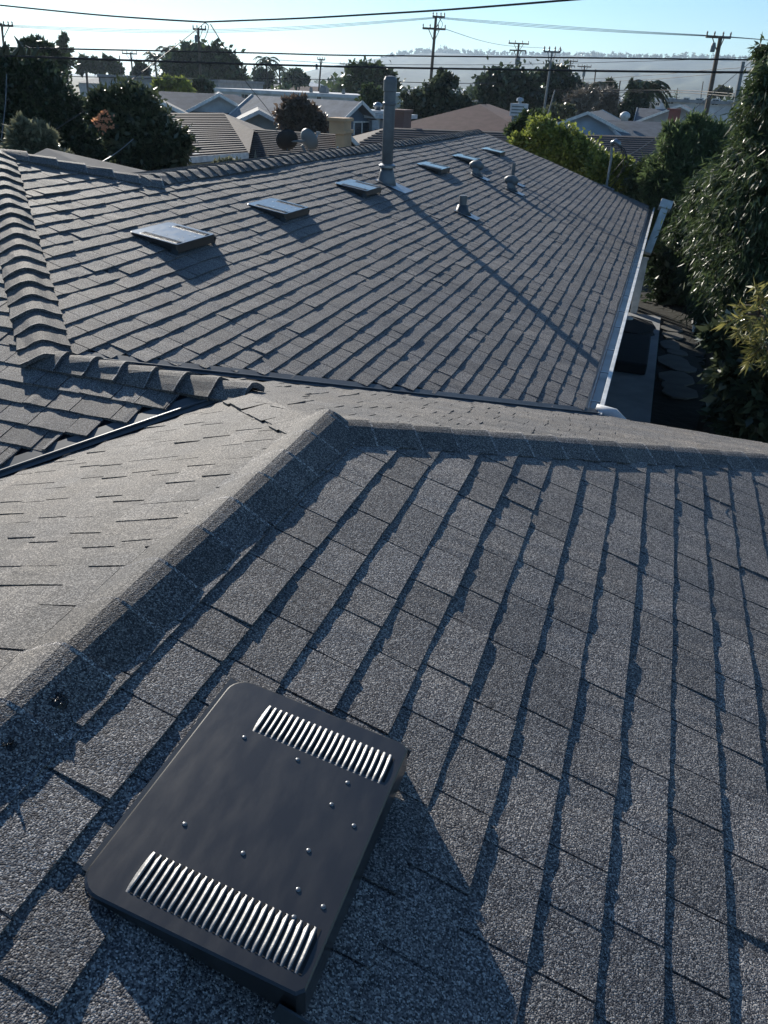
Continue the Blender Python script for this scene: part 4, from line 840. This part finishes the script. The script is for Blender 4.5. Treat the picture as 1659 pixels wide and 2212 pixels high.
# ------------------------------------------------------------------ hills
prof=[(0,158),(400,172),(600,170),(640,160),(681,149),(720,141),(761,134),(800,128),(841,122),(918,112),(970,112),(1037,116),(1100,118),(1250,119),(1337,124),(1500,126),(1600,128),(1700,131),(1900,150),(2300,215)]
def az_el(px,py): r=ray(px,py); return math.atan2(r[0],r[1]),math.atan2(r[2],math.hypot(r[0],r[1]))
pa=[az_el(*p) for p in prof]; hn=snoise(31); h2=snoise(32)
M['hill']=mat('hillside_scrub',(.075,.085,.05),.95,col2=(.018,.03,.02),scale=.006,bump=3.,bscale=.03,detail=8)
b=MB(); NA,NR=220,26; HD=2600.
azs=np.linspace(pa[0][0]-.05,pa[-1][0],NA); els=np.interp(azs,[p[0] for p in pa],[p[1] for p in pa]); vs=[]
for i in range(NA):
    zt=math.tan(els[i])*HD
    for j in range(NR):
        s_=j/(NR-1)            # 0 foot .. .8 crest .. 1 back
        d=900+(HD-900)*min(s_/.85,1)+(0 if s_<.85 else (s_-.85)*2500)
        f=(min(s_/.85,1))**1.5; hh=(zt+8)*f-8 if zt>-6 else -8
        if s_>.85: hh-=(s_-.85)*500
        hh+= (10*hn(azs[i]*55+3,s_*9)+5*h2(azs[i]*150,s_*20))*f*(1-f)*2.2*max(0,min(1,zt/40))
        vs.append((d*math.sin(azs[i]),d*math.cos(azs[i]),hh))
b.add(vs,[(i*NR+j,(i+1)*NR+j,(i+1)*NR+j+1,i*NR+j+1) for i in range(NA-1) for j in range(NR-1)])
o=b.build('hills',M['hill'],None,smooth=True,loc=(0,0,0)); tag(o,kind='structure')
bl=[]
for i in range(520):
    px=rd.uniform(830,1720); a,e=az_el(px,110); el_=np.interp(a,azs,els); r=rd.uniform(2.5,6.5)*(1.5 if rd.random()<.12 else 1); dd_=HD-rd.uniform(0,60); bl.append((np.array([dd_*math.sin(a),dd_*math.cos(a),math.tan(el_)*HD+r*.3-2]),(r*1.5,r*1.5,r)))
P,L,W,D,T=crown(bl,20000,3.6,1.7); o=foliage_mesh('hilltop_trees',P,L,W,D,T,LM['leaves_mid'],None,loc=(0,HD,60)); tag(o,'line of trees along the crest of the hills','trees',kind='stuff')
# a green field at the foot of the hills
M['field']=mat('green_field',(.10,.17,.05),.95,scale=.02); F0=[]
for px,py,d in ((1290,186,1050),(1600,196,1050),(1600,188,1400),(1290,180,1400)):
    q=at(px,py,d); F0.append((q[0],q[1],GZ+ (2 if d<1200 else 26)))
# ------------------------------------------------------------------ utility poles and wires
def pole(label,px0,py0,px1,py1,d,wpx,arms=(),trans=None,plain=False,seed=0,m='wood',grp='utility poles of the neighbourhood'):
    T=at(px1,py1,d); B0=at(px0,py0,d); 
    dr=(T-B0); lean=dr[:2]/dr[2] if dr[2]>1 else np.zeros(2); lean=np.clip(lean,-.08,.08) if not plain else lean
    h=T[2]-GZ; B=np.array([T[0]-lean[0]*h,T[1]-lean[1]*h,GZ]); r=wpx*mpp(T)/2
    t=thing('utility_pole',label,'utility pole',B,grp); b=MB(); b.tube([B,B*.5+T*.5,T],[r*1.25,r*1.05,r*.85],8); b.build('pole',M[m],t)
    ax=nrm(T-B)
    for (py,halfpx,ofs,up) in arms:
        q=at(px1+(px0-px1)*(py-py1)/max(1,(py0-py1)),py,d); k=mpp(q); v=nrm(np.array([RT[0],RT[1],0])); c=q+v*ofs*k-np.array([v[1],-v[0],0])*r
        b=MB(); L=halfpx*k; sl=.0; b.tube([c-v*L,c+v*L],.085 if d>60 else .06,6); b.tube([c-v*L*.5,q-ax*.9],.03,4); b.tube([c+v*L*.5,q-ax*.9],.03,4); ao=b.build('crossarm',M[m],t)
        for s_ in (-.95,-.35,.35,.95):
            p=c+v*L*s_; i_=MB(); i_.lathe(p,[(.04,0),(.07,.08*up),(.04,.14*up),(.06,.22*up),(.02,.32*up)],7); i_.build('insulator',M['insul'],ao)
    if trans:
        px,py,w_,h_=trans; q=at(px,py,d)-nrm(np.array([T[0],T[1],0]))*.35; k=mpp(q); b=MB(); b.lathe(q-(0,0,h_*k/2),[(w_*k/2*.9,0),(w_*k/2,.08),(w_*k/2,h_*k-.08),(w_*k/2*.85,h_*k),(.1,h_*k+.1)],12); b.build('transformer',M['trans'],t,smooth=False)
    return t
pole('tall pole with two crossarms standing against the hills at centre',931,168,942,35,72,7,((36,13,6,1),(62,25,-2,1)))
pole('pole with transformer where the slack wires meet, left of centre',434,190,428,60,80,6,((63,14,2,1),),(424,85,7,11))
pole('leaning pole cut by the left picture edge',9,108,3,50,75,5,((55,14,9,1),))
pole('right-hand pole with transformer, tall and leaning beside the big tree',1523,255,1557,78,62,10,((80,27,-3,1),),(1540,105,10,14))
pole('bare grey pole at the very right behind the big tree',1577,281,1606,133,56,9,(),m='trans')
pole('pole with two crossarms and a grey transformer, over the left clipped tree',1114,155,1121,93,105,5,((94,22,0,1),(109,18,0,-1)),(1118,132,11,13))
pole('slim pole with one crossarm rising between the two clipped trees',1172,262,1193,110,60,5,((112,18,0,1),),m='trans')
pole('smaller pole with two crossarms over the right clipped tree',1229,158,1233,130,150,3,((132,16,0,1),(142,11,0,-1)))
pole('small pole with round transformer right of the clipped trees',1257,196,1263,141,140,3,((144,15,0,1),),(1261,160,6,10))
pole('plain thin pole above the dry thicket',1280,216,1287,150,110,3)
pole('plain thin pole left of the cypresses',1334,220,1340,174,110,3)
pole('thin pole with a short crossarm left of the flue pipe',688,192,694,127,120,4,((129,8,0,1),),(684,145,5,9))
pole('distant pole with one crossarm just left of the green tree',747,175,748,137,170,3,((138,14,0,1),))
pole('distant pole pair, right one with crossarm, above the long grey roof',287,163,282,113,120,4,((116,16,-3,1),))
pole('distant pole pair, left one, plain',261,160,258,120,122,2.5)
pole('thin plain pole on the horizon right of the big round tree',549,192,549,137,130,3)
pole('short plain pole just right of the flue top',845,200,845,146,110,2.5)
pole('tiny far pole above the glossy tree',1047,187,1047,152,240,2)
pole('far thin pole above the white apartments',1515,214,1519,176,150,2)
pole('far short pole left of the apartments roofline',1463,210,1464,190,150,1.6)
pole('slanting grey prop leaning against the right clipped tree',1184,246,1199,194,58,3.2,plain=True,m='trans')
def wire(label,pts,r,m='wire',name='overhead_wire',n=6,lines=1,sep=.0,cat='wire'):
    """pts: (px,py,range)"""
    K=[at(*p) for p in pts]; b=MB()
    def cr(t_):
        i=min(int(t_),len(K)-2); f=t_-i; p0=K[max(i-1,0)];p1=K[i];p2=K[i+1];p3=K[min(i+2,len(K)-1)]
        if len(K)==2: return p1*(1-f)+p2*f
        return .5*((2*p1)+(-p0+p2)*f+(2*p0-5*p1+4*p2-p3)*f*f+(-p0+3*p1-3*p2+p3)*f**3)
    seg=(len(K)-1)*12
    path=[cr((len(K)-1)*i/seg*.99999) for i in range(seg+1)]
    b.tube(path,r,n); o=b.build(name,M[m],None,smooth=True,loc=K[0]); tag(o,label,cat); return o
wire('thick twisted black cable sagging highest across the sky, left half',[(-60,5,30),(181,29.5,27),(330,41,25),(441,47.5,24)],.022)
wire('thick twisted black cable rising from the splice point to the top right',[(441,47.5,24),(518,44.5,23.5),(660,39,22),(810,30.6,21),(950,22,20),(1095,11,19),(1300,-6,18)],.021)
for k,(dy) in enumerate((0,3,6)):
    nm=('topmost','middle','lowest')[k]
    wire(nm+' of three thin high wires between the left pole and the tallest pole',[(14,54+dy*.6,75),(200,61+dy,76),(400,65+dy,76),(650,57+dy,75),(940,37+dy*.5,72)],.016,'wire_al')
    wire(nm+' of three thin high wires from the tallest pole to the right-hand pole',[(948,37+dy*.5,72),(1150,52+dy,70),(1350,66+dy*.7,66),(1557,78+dy*.3,62),(1700,90,60)],.016,'wire_al')
wire('upper of the two heavy cables crossing the whole view',[(-60,102,19),(45,103.5,20),(208,107,21),(400,111,22),(576,115,22),(720,119,22),(900,121,22),(1095,123,22),(1350,126,21),(1700,130,20)],.018)
wire('lower of the two heavy cables crossing the whole view',[(-60,117,17),(0,120,18),(208,128,19),(400,134,20),(576,139.6,20),(829,146,20),(1095,150,20),(1350,154,19),(1700,157,18)],.023)
wire('thin wire low over the rooftops from the long grey roof to the flue',[(-20,160,60),(149,165,60),(420,171,60),(620,170,60),(829,176,60),(1000,180,62),(1114,178,80)],.025)
wire('thin wire above the roofs just under the hill line',[(576,128,90),(760,138,95),(960,140,100),(1118,139,105),(1431,131,100),(1700,120,95)],.025)
wire('slender wire rising to the right in front of the hills',[(1247,172,100),(1400,163,90),(1520,152,80),(1700,140,70)],.022)
wire('second slender wire rising to the right in front of the hills',[(1258,178,95),(1400,172,85),(1540,160,75),(1640,150,68)],.020)
wire('upper of two level cables above the right-hand roofs',[(1120,194,75),(1254,195,72),(1400,195,68),(1490,196,64),(1590,203,58)],.028)
wire('lower of two level cables above the right-hand roofs',[(1120,197,75),(1254,199,72),(1400,199,68),(1490,201,64),(1588,209,58)],.024)
wire('service drop running from the splice down to the lower left',[(444,48,24),(385,95,22),(288,170,20),(200,228,18.5),(104,290,17)],.010)
wire('service drop from the splice down to the pale roof at centre',[(455,53,24),(490,110,28),(530,175,33),(576,233,39),(592,258,41)],.014)
wire('short pale cord drooping behind the pointed brown roof',[(288,300,15.5),(262,322,15),(230,344,14),(201,358,13)],.007,'wire_al')
wire('thin cord slanting down at the far left',[(14,160,16),(12,220,15.5),(3,300,15)],.006,'wire_al')
wire('service drop from the right-hand pole down to the service mast',[(1640,118,50),(1607,146,46),(1500,235,36),(1400,310,29),(1340,345,24),(1328,352,22)],.015)
wire('second drop wire slanting through the big tree at right',[(1581,218,50),(1520,262,42),(1450,305,34),(1400,335,29)],.013)
wire('jumper wire hanging between the crossarms of the tallest pole',[(948,38,71.8),(956,52,71.8),(948,66,71.8),(940,64,71.8)],.02)
wire('slack bundle of jumper wires at the splice pole',[(441,48,60),(450,56,65),(447,72,70),(440,88,79)],.03)
wire('long thin wire curving from the tallest pole over the hill crest',[(960,62,71),(1040,88,90),(1100,99,100),(1180,104,120)],.02)
# ------------------------------------------------------------------ haze
hz=MB(); hz.box((0,3500,95),(6000,7000,103)) if 0 else hz.prism([(-5500,-60,GZ-1.02),(5500,-60,GZ-1.02),(5500,6000,GZ-1.02),(-5500,6000,GZ-1.02)],(0,0,146))
hm=bpy.data.materials.new('haze_air'); hm.use_nodes=True; n=hm.node_tree; n.nodes.remove(n.nodes['Principled BSDF'])
v=n.nodes.new('ShaderNodeVolumePrincipled'); v.inputs['Color'].default_value=(.62,.80,1,1); v.inputs['Density'].default_value=.00018; v.inputs['Anisotropy'].default_value=.35
n.links.new(v.outputs[0],n.nodes['Material Output'].inputs['Volume'])
o=hz.build('haze',hm,None,loc=(0,0,0))
import bmesh
bm=bmesh.new(); bm.from_mesh(o.data); bmesh.ops.recalc_face_normals(bm,faces=bm.faces); bm.to_mesh(o.data); bm.free(); tag(o,kind='stuff')
